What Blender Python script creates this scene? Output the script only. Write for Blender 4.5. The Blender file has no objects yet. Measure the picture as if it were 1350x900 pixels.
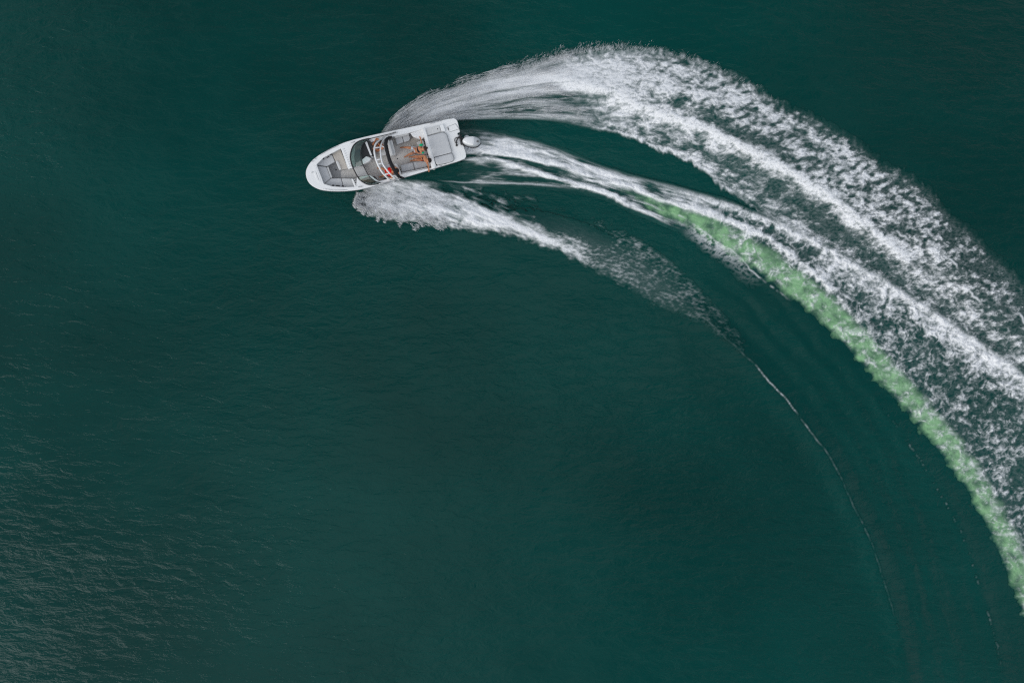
import bpy, bmesh, math, random
import numpy as np
from mathutils import Vector, Matrix, Euler
R = math.radians
sc = bpy.context.scene
C = bpy.context.collection

# ================================================================ camera, sky, sun, exposure
CAM_H = 39.0
cam_d = bpy.data.cameras.new('camera'); cam = bpy.data.objects.new('camera', cam_d); C.objects.link(cam)
cam.location = (0, 0, CAM_H); cam.rotation_euler = (0, 0, 0)          # drone looking straight down
cam_d.sensor_width = 36; cam_d.angle = 2*math.atan(25.0/CAM_H)
cam_d.clip_start = .5; cam_d.clip_end = 9000
sc.camera = cam
SUN_AZ = Vector((-.80, -.60)); SUN_EL = 26
world = bpy.data.worlds.new('World'); sc.world = world; world.use_nodes = True
nt = world.node_tree; nt.nodes.clear()
wo = nt.nodes.new('ShaderNodeOutputWorld'); bg = nt.nodes.new('ShaderNodeBackground'); bg.inputs['Strength'].default_value = .10
sky = nt.nodes.new('ShaderNodeTexSky'); sky.sky_type = 'NISHITA'; sky.sun_disc = False
sky.sun_elevation = R(SUN_EL); sky.sun_rotation = math.atan2(SUN_AZ.x, SUN_AZ.y); sky.air_density = 1.0; sky.dust_density = 1.5
tc = nt.nodes.new('ShaderNodeTexCoord')
mp = nt.nodes.new('ShaderNodeMapping'); mp.inputs['Location'].default_value = (17.3, 24.0, 9.0)
n1 = nt.nodes.new('ShaderNodeTexNoise'); n1.inputs['Scale'].default_value = 1.9; n1.inputs['Detail'].default_value = 6; n1.inputs['Roughness'].default_value = .52; n1.inputs['Distortion'].default_value = .4
cr = nt.nodes.new('ShaderNodeValToRGB'); cr.color_ramp.elements[0].position = .42; cr.color_ramp.elements[1].position = .60
cr.color_ramp.elements[0].color = (.06, .06, .06, 1); cr.color_ramp.elements[1].color = (1, 1, 1, 1)
mx = nt.nodes.new('ShaderNodeMix'); mx.data_type = 'RGBA'
mx.inputs['B'].default_value = (8.0, 8.2, 8.4, 1)                     # broken cloud
nt.links.new(tc.outputs['Generated'], mp.inputs['Vector']); nt.links.new(mp.outputs['Vector'], n1.inputs['Vector'])
nt.links.new(n1.outputs['Fac'], cr.inputs['Fac']); nt.links.new(cr.outputs['Color'], mx.inputs['Factor'])
nt.links.new(sky.outputs['Color'], mx.inputs['A']); nt.links.new(mx.outputs['Result'], bg.inputs['Color'])
nt.links.new(bg.outputs['Background'], wo.inputs['Surface'])
sun_d = bpy.data.lights.new('sun', 'SUN'); sun_d.energy = 1.3; sun_d.angle = R(50); sun_d.color = (1, 1, .985)
sun = bpy.data.objects.new('sun', sun_d); C.objects.link(sun)
sdir = Vector((SUN_AZ.x*math.cos(R(SUN_EL)), SUN_AZ.y*math.cos(R(SUN_EL)), math.sin(R(SUN_EL))))
sun.rotation_euler = sdir.to_track_quat('Z', 'Y').to_euler(); sun.location = sdir*60
sc.view_settings.view_transform = 'Standard'; sc.view_settings.look = 'None'; sc.view_settings.gamma = 1; sc.view_settings.exposure = .20
sc.view_settings.use_curve_mapping = False
sc.cycles.use_denoising = False; sc.cycles.pixel_filter_type = 'BLACKMAN_HARRIS'; sc.cycles.filter_width = 1.25
sc.cycles.sample_clamp_indirect = 4; sc.cycles.max_bounces = 8; sc.cycles.transparent_max_bounces = 12

# ================================================================ materials
M = {}
def mat(name, col, rough=.5, spec=.5, noise=0, nscale=20, bump=0, bscale=60, coat=0, metal=0):
    m = bpy.data.materials.new(name); m.use_nodes = True; M[name] = m
    t = m.node_tree; b = t.nodes['Principled BSDF']
    b.inputs['Base Color'].default_value = (*col, 1); b.inputs['Roughness'].default_value = rough
    b.inputs['Specular IOR Level'].default_value = spec; b.inputs['Coat Weight'].default_value = coat; b.inputs['Metallic'].default_value = metal
    co = t.nodes.new('ShaderNodeTexCoord')
    if noise:
        n = t.nodes.new('ShaderNodeTexNoise'); n.inputs['Scale'].default_value = nscale; n.inputs['Detail'].default_value = 5
        t.links.new(co.outputs['Object'], n.inputs['Vector'])
        mr = t.nodes.new('ShaderNodeMapRange'); mr.inputs['To Min'].default_value = 1-noise; mr.inputs['To Max'].default_value = 1+noise
        t.links.new(n.outputs['Fac'], mr.inputs['Value'])
        mm = t.nodes.new('ShaderNodeMix'); mm.data_type = 'RGBA'; mm.blend_type = 'MULTIPLY'; mm.inputs['Factor'].default_value = 1
        mm.inputs['A'].default_value = (*col, 1); t.links.new(mr.outputs['Result'], mm.inputs['B']); t.links.new(mm.outputs['Result'], b.inputs['Base Color'])
    if bump:
        n = t.nodes.new('ShaderNodeTexNoise'); n.inputs['Scale'].default_value = bscale; n.inputs['Detail'].default_value = 3
        t.links.new(co.outputs['Object'], n.inputs['Vector'])
        bp = t.nodes.new('ShaderNodeBump'); bp.inputs['Strength'].default_value = bump; bp.inputs['Distance'].default_value = .01
        t.links.new(n.outputs['Fac'], bp.inputs['Height']); t.links.new(bp.outputs['Normal'], b.inputs['Normal'])
    return m
mat('gelcoat', (.88, .88, .87), .22, .5, .04, 3, coat=.3)
mat('gelcoat_grey', (.52, .53, .54), .35, .5, .06, 4)
mat('vinyl_grey', (.58, .585, .59), .55, .4, .08, 6, .25, 40)
mat('vinyl_pale', (.64, .64, .63), .5, .4, .07, 6, .2, 40)
mat('vinyl_beige', (.50, .46, .41), .55, .4, .08, 8, .2, 40)
mat('carpet', (.68, .655, .62), .9, .1, .14, 30, .6, 220)
mat('carpet_grey', (.38, .38, .38), .9, .1, .14, 30, .6, 220)
mat('black', (.018, .018, .02), .45, .5, .1, 12)
mat('fabric_black', (.022, .022, .024), .85, .2, .2, 14, .4, 50)
mat('white_metal', (.80, .80, .80), .28, .5, .03, 8)
mat('steel', (.6, .6, .6), .25, .5, metal=1)
mat('rubber_grey', (.22, .23, .24), .6, .4, .08, 10)
mat('piping', (.16, .16, .16), .6, .3)
mat('motor_white', (.83, .83, .83), .2, .5, .02, 4, coat=.4)
mat('motor_grey', (.50, .52, .54), .3, .5, .04, 4, coat=.3)
mat('skin', (.52, .22, .11), .5, .4, .12, 9)
mat('skin_deep', (.44, .165, .075), .5, .4, .12, 9)
mat('hair_brown', (.055, .022, .012), .6, .3, .4, 40, .5, 120)
mat('hair_dark', (.016, .010, .008), .55, .3, .4, 40, .5, 120)
mat('cloth_green', (.01, .42, .20), .8, .2, .1, 20)
mat('cloth_navy', (.012, .018, .03), .85, .2, .25, 30)
mat('cloth_red', (.70, .012, .008), .7, .2, .08, 15)
mat('eye', (.02, .015, .012), .2, .5)
mat('lips', (.35, .09, .07), .5, .4)
# patterned blue and white shorts
m = mat('cloth_pattern', (.5, .55, .6), .85, .2); t = m.node_tree
co = t.nodes.new('ShaderNodeTexCoord'); v = t.nodes.new('ShaderNodeTexVoronoi'); v.inputs['Scale'].default_value = 14
rp = t.nodes.new('ShaderNodeValToRGB'); rp.color_ramp.elements[0].color = (.08, .16, .26, 1); rp.color_ramp.elements[1].color = (.62, .66, .70, 1)
rp.color_ramp.elements[0].position = .2; rp.color_ramp.elements[1].position = .42
t.links.new(co.outputs['Object'], v.inputs['Vector']); t.links.new(v.outputs['Distance'], rp.inputs['Fac']); t.links.new(rp.outputs['Color'], t.nodes['Principled BSDF'].inputs['Base Color'])
# tinted screen glass
m = bpy.data.materials.new('glass'); m.use_nodes = True; M['glass'] = m; t = m.node_tree; t.nodes.clear()
o_ = t.nodes.new('ShaderNodeOutputMaterial'); tr = t.nodes.new('ShaderNodeBsdfTransparent'); tr.inputs['Color'].default_value = (.42, .56, .53, 1)
gl = t.nodes.new('ShaderNodeBsdfGlossy'); gl.inputs['Roughness'].default_value = .03; gl.inputs['Color'].default_value = (.9, .95, .93, 1)
fr = t.nodes.new('ShaderNodeFresnel'); fr.inputs['IOR'].default_value = 1.5; ms = t.nodes.new('ShaderNodeMixShader')
t.links.new(fr.outputs['Fac'], ms.inputs['Fac']); t.links.new(tr.outputs['BSDF'], ms.inputs[1]); t.links.new(gl.outputs['BSDF'], ms.inputs[2]); t.links.new(ms.outputs['Shader'], o_.inputs['Surface'])

def water_nodes(t):
    """dark green lake water with wind ripples; returns the shader socket"""
    geo = t.nodes.new('ShaderNodeNewGeometry')
    def noise(scale, rot, loc=(0, 0, 0), detail=3, rough=.55, dist=0.):
        mp = t.nodes.new('ShaderNodeMapping'); mp.inputs['Scale'].default_value = scale; mp.inputs['Rotation'].default_value = (0, 0, rot); mp.inputs['Location'].default_value = loc
        t.links.new(geo.outputs['Position'], mp.inputs['Vector'])
        n = t.nodes.new('ShaderNodeTexNoise'); n.inputs['Scale'].default_value = 1; n.inputs['Detail'].default_value = detail
        n.inputs['Roughness'].default_value = rough; n.inputs['Distortion'].default_value = dist
        t.links.new(mp.outputs['Vector'], n.inputs['Vector']); return n.outputs['Fac']
    def math_(op, a, b):
        n = t.nodes.new('ShaderNodeMath'); n.operation = op
        for i, q in enumerate((a, b)):
            if isinstance(q, (int, float)): n.inputs[i].default_value = q
            else: t.links.new(q, n.inputs[i])
        return n.outputs[0]
    rip = noise((1.0, 2.6, 1), R(12), detail=4, rough=.62, dist=.5)            # wind ripples, crests lying across
    rip2 = noise((2.6, 6.0, 1), R(20), (7, 3, 0), detail=2)
    swell = noise((.22, .40, 1), R(-15), (2, 9, 0), detail=2)
    gust = noise((.06, .09, 1), R(20), (4, 1, 0), detail=2)                     # calmer and rougher patches
    gm = t.nodes.new('ShaderNodeMapRange'); gm.inputs['From Min'].default_value = .35; gm.inputs['From Max'].default_value = .65; gm.inputs['To Min'].default_value = .35; gm.inputs['To Max'].default_value = 1.0
    t.links.new(gust, gm.inputs['Value'])
    h = math_('ADD', math_('MULTIPLY', rip, .085), math_('MULTIPLY', rip2, .010))
    h = math_('MULTIPLY', h, gm.outputs['Result'])
    h = math_('ADD', h, math_('MULTIPLY', swell, .14))
    bp = t.nodes.new('ShaderNodeBump'); bp.inputs['Strength'].default_value = 1; bp.inputs['Distance'].default_value = 1.0
    t.links.new(h, bp.inputs['Height'])
    b = t.nodes.new('ShaderNodeBsdfPrincipled'); b.inputs['Roughness'].default_value = .06; b.inputs['IOR'].default_value = 1.333; b.inputs['Specular IOR Level'].default_value = .30
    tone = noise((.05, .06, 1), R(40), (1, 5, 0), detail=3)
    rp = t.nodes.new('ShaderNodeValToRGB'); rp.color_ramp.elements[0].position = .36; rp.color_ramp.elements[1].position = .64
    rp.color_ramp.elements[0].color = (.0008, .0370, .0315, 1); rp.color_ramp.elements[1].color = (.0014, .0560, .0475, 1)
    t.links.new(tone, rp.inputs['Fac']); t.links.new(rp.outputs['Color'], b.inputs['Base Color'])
    t.links.new(bp.outputs['Normal'], b.inputs['Normal'])
    return b, noise, math_
m = bpy.data.materials.new('lake_water'); m.use_nodes = True; M['water'] = m; t = m.node_tree; t.nodes.clear()
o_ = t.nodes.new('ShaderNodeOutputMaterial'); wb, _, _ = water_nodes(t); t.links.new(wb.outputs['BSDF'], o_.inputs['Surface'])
# wake surface: water, pale green aerated water and white foam by how much froth lies there
m = bpy.data.materials.new('foaming_water'); m.use_nodes = True; M['foam'] = m; t = m.node_tree; t.nodes.clear()
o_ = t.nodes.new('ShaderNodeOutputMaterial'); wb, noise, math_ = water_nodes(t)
af = t.nodes.new('ShaderNodeAttribute'); af.attribute_name = 'foam'; ag = t.nodes.new('ShaderNodeAttribute'); ag.attribute_name = 'aerated'
fb = t.nodes.new('ShaderNodeBsdfPrincipled'); fb.inputs['Base Color'].default_value = (.88, .89, .90, 1); fb.inputs['Roughness'].default_value = .7; fb.inputs['Specular IOR Level'].default_value = .3
fine = noise((14, 20, 14), R(20), detail=4, rough=.65)
bp = t.nodes.new('ShaderNodeBump'); bp.inputs['Strength'].default_value = .7; bp.inputs['Distance'].default_value = .04
t.links.new(fine, bp.inputs['Height']); t.links.new(bp.outputs['Normal'], fb.inputs['Normal'])
gb = t.nodes.new('ShaderNodeBsdfPrincipled'); gb.inputs['Roughness'].default_value = .12; gb.inputs['IOR'].default_value = 1.333
gb.inputs['Base Color'].default_value = (.235, .46, .225, 1)
m1 = t.nodes.new('ShaderNodeMixShader'); m2 = t.nodes.new('ShaderNodeMixShader')
t.links.new(ag.outputs['Fac'], m1.inputs['Fac']); t.links.new(wb.outputs['BSDF'], m1.inputs[1]); t.links.new(gb.outputs['BSDF'], m1.inputs[2])
fm = math_('MULTIPLY', af.outputs['Fac'], math_('ADD', math_('MULTIPLY', fine, 1.1), .5))
cl = t.nodes.new('ShaderNodeClamp'); t.links.new(fm, cl.inputs['Value'])
t.links.new(cl.outputs['Result'], m2.inputs['Fac']); t.links.new(m1.outputs['Shader'], m2.inputs[1]); t.links.new(fb.outputs['BSDF'], m2.inputs[2])
t.links.new(m2.outputs['Shader'], o_.inputs['Surface'])
m = mat('spray_drop', (.88, .89, .90), .4, .5); t = m.node_tree
tl = t.nodes.new('ShaderNodeBsdfTranslucent'); tl.inputs['Color'].default_value = (.9, .91, .92, 1); ms = t.nodes.new('ShaderNodeMixShader'); ms.inputs['Fac'].default_value = .5
t.links.new(t.nodes['Principled BSDF'].outputs['BSDF'], ms.inputs[1]); t.links.new(tl.outputs['BSDF'], ms.inputs[2]); t.links.new(ms.outputs['Shader'], t.nodes['Material Output'].inputs['Surface'])

# ================================================================ object helpers
def tag(o, label=None, cat=None, group=None, kind=None):
    for k, q in (('label', label), ('category', cat), ('group', group), ('kind', kind)):
        if q: o[k] = q
    return o
def link(name, me, material=None, parent=None, smooth=True):
    o = bpy.data.objects.new(name, me); C.objects.link(o)
    if material and not me.materials: me.materials.append(M[material])
    if parent: o.parent = parent
    if smooth and len(me.polygons):
        me.polygons.foreach_set('use_smooth', [True]*len(me.polygons))
    return o
def mesh_np(name, co, quads):
    me = bpy.data.meshes.new(name); n = len(quads); k = quads.shape[1]
    me.vertices.add(len(co)); me.vertices.foreach_set('co', np.ascontiguousarray(co, 'f4').ravel())
    me.loops.add(n*k); me.loops.foreach_set('vertex_index', np.ascontiguousarray(quads, 'i4').ravel())
    me.polygons.add(n); me.polygons.foreach_set('loop_start', np.arange(0, n*k, k, dtype='i4')); me.polygons.foreach_set('loop_total', np.full(n, k, 'i4'))
    me.polygons.foreach_set('use_smooth', np.ones(n, bool))
    me.update(calc_edges=True); return me
def empty(name, loc=(0, 0, 0)):
    o = bpy.data.objects.new(name, None); C.objects.link(o); o.location = loc; o.empty_display_size = .2; return o

# ---------------------------------------------------------------- the boat's frame: x to the bow, y to port, z up from the gunwale
S = 27.0
BZ = .76
BROT = (Matrix.Rotation(R(-164.9), 3, 'Z') @ Matrix.Rotation(R(-3.0), 3, 'Y') @ Matrix.Rotation(R(-7.0), 3, 'X'))
BO = Vector(((605.3-675)/S*(CAM_H-BZ)/CAM_H, (450-183)/S*(CAM_H-BZ)/CAM_H, BZ))
BM = Matrix.Translation(BO) @ BROT.to_4x4()
BI = BM.inverted()
def L(px, py, w=0.):
    """plan reading of the photograph -> boat coordinates at height w above the gunwale"""
    c = BI @ Vector((0, 0, CAM_H)); p = BI @ Vector(((px-675)/S, (450-py)/S, 0)); d = p-c
    return c + d*((w-c.z)/d.z)
HALF = [(0, .90), (.12, .985), (.35, 1.0), (1.2, 1.03), (2.0, 1.065), (3.0, 1.10), (4.0, 1.135), (4.8, 1.145), (5.3, 1.125), (5.8, 1.05), (6.2, .965), (6.6, .85), (6.95, .70), (7.2, .53), (7.35, .36), (7.43, .18), (7.455, 0)]
def half_beam(x):
    return float(np.interp(x, [p[0] for p in HALF], [p[1] for p in HALF]))
# ---------------------------------------------------------------- wake field (numpy only)
GX0, GX1, GY0, GY1 = 440.0, 1530.0, 30.0, 1060.0   # plan area of the wake field
GSTEP = 0.9
_rs = np.random.RandomState(11)
_perm = _rs.permutation(256)
_ga = _rs.rand(256) * 2 * np.pi
_gc, _gs = np.cos(_ga).astype('f4'), np.sin(_ga).astype('f4')

def pn(x, y, seed=0):
    """gradient noise, about -0.7..0.7"""
    x = np.asarray(x, 'f4') + np.float32(seed * 17.31); y = np.asarray(y, 'f4') + np.float32(seed * 9.77)
    xi = np.floor(x).astype('i4'); yi = np.floor(y).astype('i4')
    xf = x - xi; yf = y - yi
    u = xf*xf*xf*(xf*(xf*6-15)+10); v = yf*yf*yf*(yf*(yf*6-15)+10)
    a0 = _perm[xi & 255]; a1 = _perm[(xi+1) & 255]
    def g(a, yy, dx, dy):
        h = _perm[(a + yy) & 255]
        return _gc[h]*dx + _gs[h]*dy
    n00 = g(a0, yi, xf, yf); n10 = g(a1, yi, xf-1, yf)
    n01 = g(a0, yi+1, xf, yf-1); n11 = g(a1, yi+1, xf-1, yf-1)
    return (n00*(1-u)+n10*u)*(1-v) + (n01*(1-u)+n11*u)*v

def fbm(x, y, octs=4, seed=0, gain=.55):
    r = 0; a = 1.0; f = 1.0; tot = 0
    for k in range(octs):
        r = r + a*pn(x, y, seed+k*3); tot += a
        a *= gain; x, y = 2.03*(.8*x-.6*y), 2.03*(.6*x+.8*y)
    return r/tot*1.5

def ridge(x, y, octs=3, seed=0, gain=.55):
    r = 0; a = 1.0; f = 1.0; tot = 0
    for k in range(octs):
        r = r + a*(1-2.2*np.abs(pn(x, y, seed+k*3))); tot += a
        a *= gain; x, y = 2.07*(.8*x-.6*y), 2.07*(.6*x+.8*y)
    return r/tot

def sst(a, b, x):
    t = np.clip((x-a)/(b-a), 0, 1)
    return t*t*(3-2*t)

def spline(pts, n):
    p = np.array(pts, float)
    p = np.vstack([2*p[0]-p[1], p, 2*p[-1]-p[-2]])
    m = len(p)-3
    t = np.linspace(0, m, n); i = np.minimum(t.astype(int), m-1); f = (t-i)[:, None]
    a, b, c, d = p[i], p[i+1], p[i+2], p[i+3]
    return .5*(2*b + (c-a)*f + (2*a-5*b+4*c-d)*f*f + (3*b-a-3*c+d)*f**3)

NX = int((GX1-GX0)/GSTEP)+1; NY = int((GY1-GY0)/GSTEP)+1
gx = (GX0 + np.arange(NX)*GSTEP).astype('f4'); gy = (GY0 + np.arange(NY)*GSTEP).astype('f4')

class Band:
    """curved strip between two edge curves; gives along (s), across (t), width (w) for the field points inside"""
    def __init__(self, pairs, over=2.0):
        A = spline([p[0] for p in pairs], 3000); B = spline([p[1] for p in pairs], 3000)
        mid = (A+B)/2
        ln = np.r_[0, np.cumsum(np.hypot(*np.diff(mid, axis=0).T))]
        ns = int(max(ln[-1], np.hypot(*np.diff(A, axis=0).T).sum(), np.hypot(*np.diff(B, axis=0).T).sum())*over/GSTEP)
        k = np.linspace(0, 2999, ns)
        ip = lambda c: np.interp(k, np.arange(3000), c)
        A = np.c_[ip(A[:, 0]), ip(A[:, 1])]; B = np.c_[ip(B[:, 0]), ip(B[:, 1])]; sl = ip(ln)
        W = np.hypot(*(A-B).T); nt = int(W.max()*over/GSTEP)+2
        si = np.full((NY, NX), -1, 'f4'); ti = np.zeros((NY, NX), 'f4'); wi = np.zeros((NY, NX), 'f4')
        for t in np.linspace(0, 1, nt):
            P = A*(1-t)+B*t
            ix = np.rint((P[:, 0]-GX0)/GSTEP).astype(int); iy = np.rint((P[:, 1]-GY0)/GSTEP).astype(int)
            ok = (ix >= 0) & (ix < NX) & (iy >= 0) & (iy < NY)
            si[iy[ok], ix[ok]] = sl[ok]; ti[iy[ok], ix[ok]] = t; wi[iy[ok], ix[ok]] = W[ok]
        self.idx = np.nonzero(si.ravel() >= 0)[0]
        self.s = si.ravel()[self.idx]; self.t = ti.ravel()[self.idx]; self.w = wi.ravel()[self.idx]
        self.x = gx[self.idx % NX]; self.y = gy[self.idx // NX]

def line_field(pts, x, y, reach):
    """arc length and signed side distance (positive to the left of travel on the plan, i.e. up/right) to a curve, for points near it"""
    p = spline(pts, 160)
    d2 = np.full(x.shape, 1e9, 'f4'); sg = np.zeros(x.shape, 'f4'); ss = np.zeros(x.shape, 'f4')
    ln = np.r_[0, np.cumsum(np.hypot(*np.diff(p, axis=0).T))]
    for i in range(len(p)-1):
        a, b = p[i], p[i+1]; d = b-a; L = np.hypot(*d)
        lo = np.minimum(a, b)-reach; hi = np.maximum(a, b)+reach
        m = np.nonzero((x > lo[0]) & (x < hi[0]) & (y > lo[1]) & (y < hi[1]))[0]
        if not len(m): continue
        ux, uy = x[m]-a[0], y[m]-a[1]
        f = np.clip((ux*d[0]+uy*d[1])/(L*L), 0, 1)
        dx, dy = ux-f*d[0], uy-f*d[1]; q = dx*dx+dy*dy
        k = q < d2[m]; mm = m[k]
        d2[mm] = q[k]; ss[mm] = (ln[i]+f*L)[k]
        sg[mm] = np.where(d[0]*dy-d[1]*dx < 0, 1, -1)[k]
    d = np.sqrt(d2)
    return ss, d*sg, d

FOAM = np.zeros(NX*NY, 'f4'); GREEN = np.zeros(NX*NY, 'f4'); HT = np.zeros(NX*NY, 'f4'); HS = np.zeros(NX*NY, 'f4')   # froth relief; smooth waves
OWN = np.zeros(NX*NY, 'i1'); OWNV = np.zeros(NX*NY, 'f4')
def put(idx, foam, who):
    b = foam > OWNV[idx]
    OWN[idx[b]] = who; OWNV[idx[b]] = foam[b]
    FOAM[idx] = 1-(1-FOAM[idx])*(1-foam)

def wake_field():
    # ---- outer (starboard) wake, flung wide of the turn
    A = Band([((498,178),(540,170)), ((512,160),(575,166)), ((555,130),(612,161)), ((620,103),(668,161)), ((690,83),(722,163)),
              ((745,66),(775,173)), ((800,57),(830,187)), ((862,59),(877,207)), ((925,76),(927,232)), ((985,102),(974,272)),
              ((1040,132),(1028,305)), ((1090,158),(1084,341)), ((1150,195),(1138,379)), ((1215,236),(1198,419)),
              ((1280,298),(1258,463)), ((1350,370),(1320,520)), ((1425,455),(1390,575)), ((1490,545),(1450,660)), ((1560,660),(1500,760))])
    x, y, s, t, w = A.x, A.y, A.s, A.t, A.w
    tp = t*w
    lob = 1.0*fbm(s/70, x*0+3.3, 3, 5)                                  # lobes of the ragged outer edge
    oe = tp - 5 - 11*lob*sst(120, 330, s) - 6*fbm(x/7, y/7, 3, 8)*sst(60, 260, s) - 3*fbm(s/40, t*14, 3, 9) - 9*fbm(s/8, tp/26, 3, 10)*sst(140, 300, s)*np.interp(s, [0, 520, 900], [1, 1, .45])
    ie = (w-tp) - 5 - 11*fbm(s/22, t*5, 4, 12, .65)*sst(200, 360, s) - 8*np.clip(fbm(s/60, x*0, 3, 14), -.3, 1)*sst(200, 420, s)
    edge = sst(-3, np.interp(s, [0, 250, 330, 520, 900], [8, 12, 18, 18, 14]), oe)*sst(-2, 4+10*sst(300, 600, s), ie)
    # texture: streaks near the hull, billows, then open lace
    fan = 1.25*fbm(s/170, t*9+.5*fbm(s/120, t*3, 2, 3), 4, 21, .7)
    bil = fbm(x/24+.2*y/12+.45*fbm(x/24, y/20, 2, 31), y/12-.25*x/20+.45*fbm(x/22, y/26, 2, 33), 5, 32, .74)
    ax, ay = x/20-.25*y/12+.8*fbm(x/21, y/21, 2, 41), y/12+.3*x/20+.8*fbm(x/19, y/19, 2, 43)
    strand = fbm(s/75, tp/13+.8*fbm(x/40, y/40, 2, 50), 3, 51, .55)
    lace = .62*ridge(ax, ay, 4, 44, .72) + .70*fbm(x/12, y/7.0, 4, 47, .75) - .14 + .40*fbm(x/42, y/24, 2, 49) + .42*strand
    k1 = sst(170, 330, s); k2 = sst(400, 720, s)
    tex = (fan*(1-k1)+(bil+.35*strand)*k1)*(1-k2) + (.35*bil+.8*lace)*k2
    # how thick the foam lies
    lev = np.interp(s, [0, 60, 160, 260, 330, 480, 640, 820, 1000, 1200, 1500], [.64, .72, .72, .75, .79, .70, .54, .41, .27, .19, .13]).astype('f4')
    near_in = sst(.42, .62, t)*(1-sst(230, 380, s))
    lev = lev - .30*near_in*sst(60, 150, s) + .16*np.exp(-((t-.34)/.1)**2)*sst(120, 200, s)*(1-sst(300, 420, s))
    lev = lev - np.interp(s, [0, 380, 520, 700, 1500], [0, 0, .2, .14, .10])*sst(.55, .85, t) - .22*sst(30, 0, oe)*sst(380, 620, s) - .10*sst(70, 20, oe)*sst(500, 800, s)
    r1 = [(700,100),(745,108),(800,122),(850,143),(905,162),(960,186),(1010,212),(1062,241),(1110,274),(1160,314),(1205,352),(1250,392)]
    rs, rd, ra = line_field(r1, x, y, 60)
    rd = rd + 4*fbm(rs/22, rd/18, 3, 61)
    ron = (ra < 60)*sst(-1, 60, rs)*(1-sst(470, 640, rs))
    lev = lev + ron*((.30+.35*fbm(rs/26, rd/9, 3, 62))*np.exp(-(rd/6.0)**2) - .34*np.exp(-((rd-17)/9)**2)*sst(150, 220, rs)*(1-sst(330, 420, rs))
                     - .32*np.exp(-((rd+24)/13)**2)*sst(100, 250, rs))
    r2 = [(1180,306),(1219,331),(1240,336),(1255,348),(1272,370),(1280,390),(1300,400),(1336,412),(1350,428),(1390,470),(1430,520)]
    r2s, r2d, r2a = line_field(r2, x, y, 20)
    r2d = r2d + 7*fbm(r2s/17, x*0, 3, 65)
    r2on = (r2a < 20)*np.exp(-(r2d/1.7)**2)*np.clip(.5+1.6*fbm(r2s/30, x*0+2, 2, 66), 0, 1)
    lev = lev + .12*fbm(x/60, y/45, 3, 71)
    lev = lev + .34*np.exp(-((ie-3)/2.2)**2)*sst(180, 300, s)*(1-sst(560, 700, s))*np.clip(.7+fbm(s/18, t*0, 3, 79), 0, 1.2)   # bright inner rim
    hol = pn(x/11+.15*y/8, y/7.5+.2*x/10, 77)+.3*pn(x/6+.3*y/6, y/4.4, 78)
    lev = lev - .36*sst(-.15, .5, hol)*k1*sst(.62, .45, t)*np.interp(s, [0, 330, 480, 1500], [0, .4, 1, 1])*(1-.8*ron*np.exp(-(rd/9)**2))
    soft = .46 - .06*k2
    foam = sst(.5-soft, .5+soft, lev + tex*(.84-.0*k1))**(1+.9*k1)*edge
    fil = fbm(x/6.5+.2*y/4+.3*fbm(x/9, y/9, 2, 72), y/3.4-.15*x/5, 3, 73, .7)
    foam = foam*(1-k1+k1*np.clip(.97+.85*fil-.25*sst(26, 0, oe)*k2, .18, 1.15)).clip(0, 1.15)
    foam = np.minimum(foam, 1)
    foam = np.maximum(foam, edge*k1*.11*np.clip(.5+1.2*fbm(x/5, y/3.2, 3, 75)+.5*bil, 0, 1))   # thin veil
    foam = np.maximum(foam*np.interp(s, [0, 200, 330, 1500], [1, 1, 1, .95]), .8*r2on*edge)
    put(A.idx, np.maximum(foam, .006*(edge > .02)).astype('f4'), 1)
    rise = .30*np.exp(-((t-.42)/.22)**2)*sst(120, 330, s)*np.interp(s, [0, 600, 1400], [1, .8, .35])
    HT[A.idx] += rise*edge + ron*.13*np.exp(-(rd/10)**2) + foam*(.05 + .05*bil*k1 + .03*lace*k2 + .035*fan*(1-k1)).clip(-.1, .4)

    # ---- propeller wash and the lace behind it
    Bb = Band([((596,166),(596,250)), ((640,167),(640,250)), ((690,177),(690,250)), ((740,193),(740,256)), ((800,217),(790,266)),
               ((850,232),(832,284)), ((900,244),(885,306)), ((960,262),(935,330)), ((1040,294),(1000,372)), ((1120,335),(1070,425)),
               ((1200,384),(1138,500)), ((1280,436),(1205,590)), ((1350,488),(1262,680)), ((1420,552),(1325,790)),
               ((1480,628),(1368,910)), ((1540,728),(1395,1050))])
    x, y, s, t, w = Bb.x, Bb.y, Bb.s, Bb.t, Bb.w
    tp = t*w
    st = fbm(s/60, t*9+.5*fbm(s/50, t*3, 2, 80), 4, 81, .65)
    bil = fbm(x/14, y/10, 4, 84, .6)
    cx, cy = x/19+.8*fbm(x/20, y/20, 2, 86), y/16+.8*fbm(x/19, y/19, 2, 88)
    lace = .95*ridge(cx, cy, 3, 90, .62) + .55*fbm(x/6.5, y/5.5, 3, 92, .7) - .38 + .4*fbm(x/38, y/30, 2, 93)
    k = sst(260, 420, s)
    edge = sst(-1, 9, tp-3-4*st)*sst(-1, 8, (w-tp)-3-4*st)
    tex = st*(1-k)+(.4*bil+.75*lace)*k
    lev = np.interp(s, [0, 40, 160, 300, 420, 700, 1000, 1300], [.30, .30, .26, .14, .17, .18, .12, .06]).astype('f4')
    b1 = [(600,184),(634,186),(680,194),(712,203),(740,212),(770,223),(800,229),(851,239),(892,249),(941,264),(990,281),(1040,301),(1095,330),(1150,361),(1200,391),(1240,418),(1300,458),(1350,492),(1420,554),(1480,630)]
    s1, d1, a1 = line_field(b1, x, y, 50)
    d1 = d1 + 4.5*fbm(s1/24, d1/12, 3, 95)
    wid = np.interp(s1, [0, 60, 140, 220, 330, 600, 800, 1100], [7, 8, 9, 10, 8, 9.5, 11, 12])
    l1 = (a1 < 50)*np.exp(-(d1/wid)**2)
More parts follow.
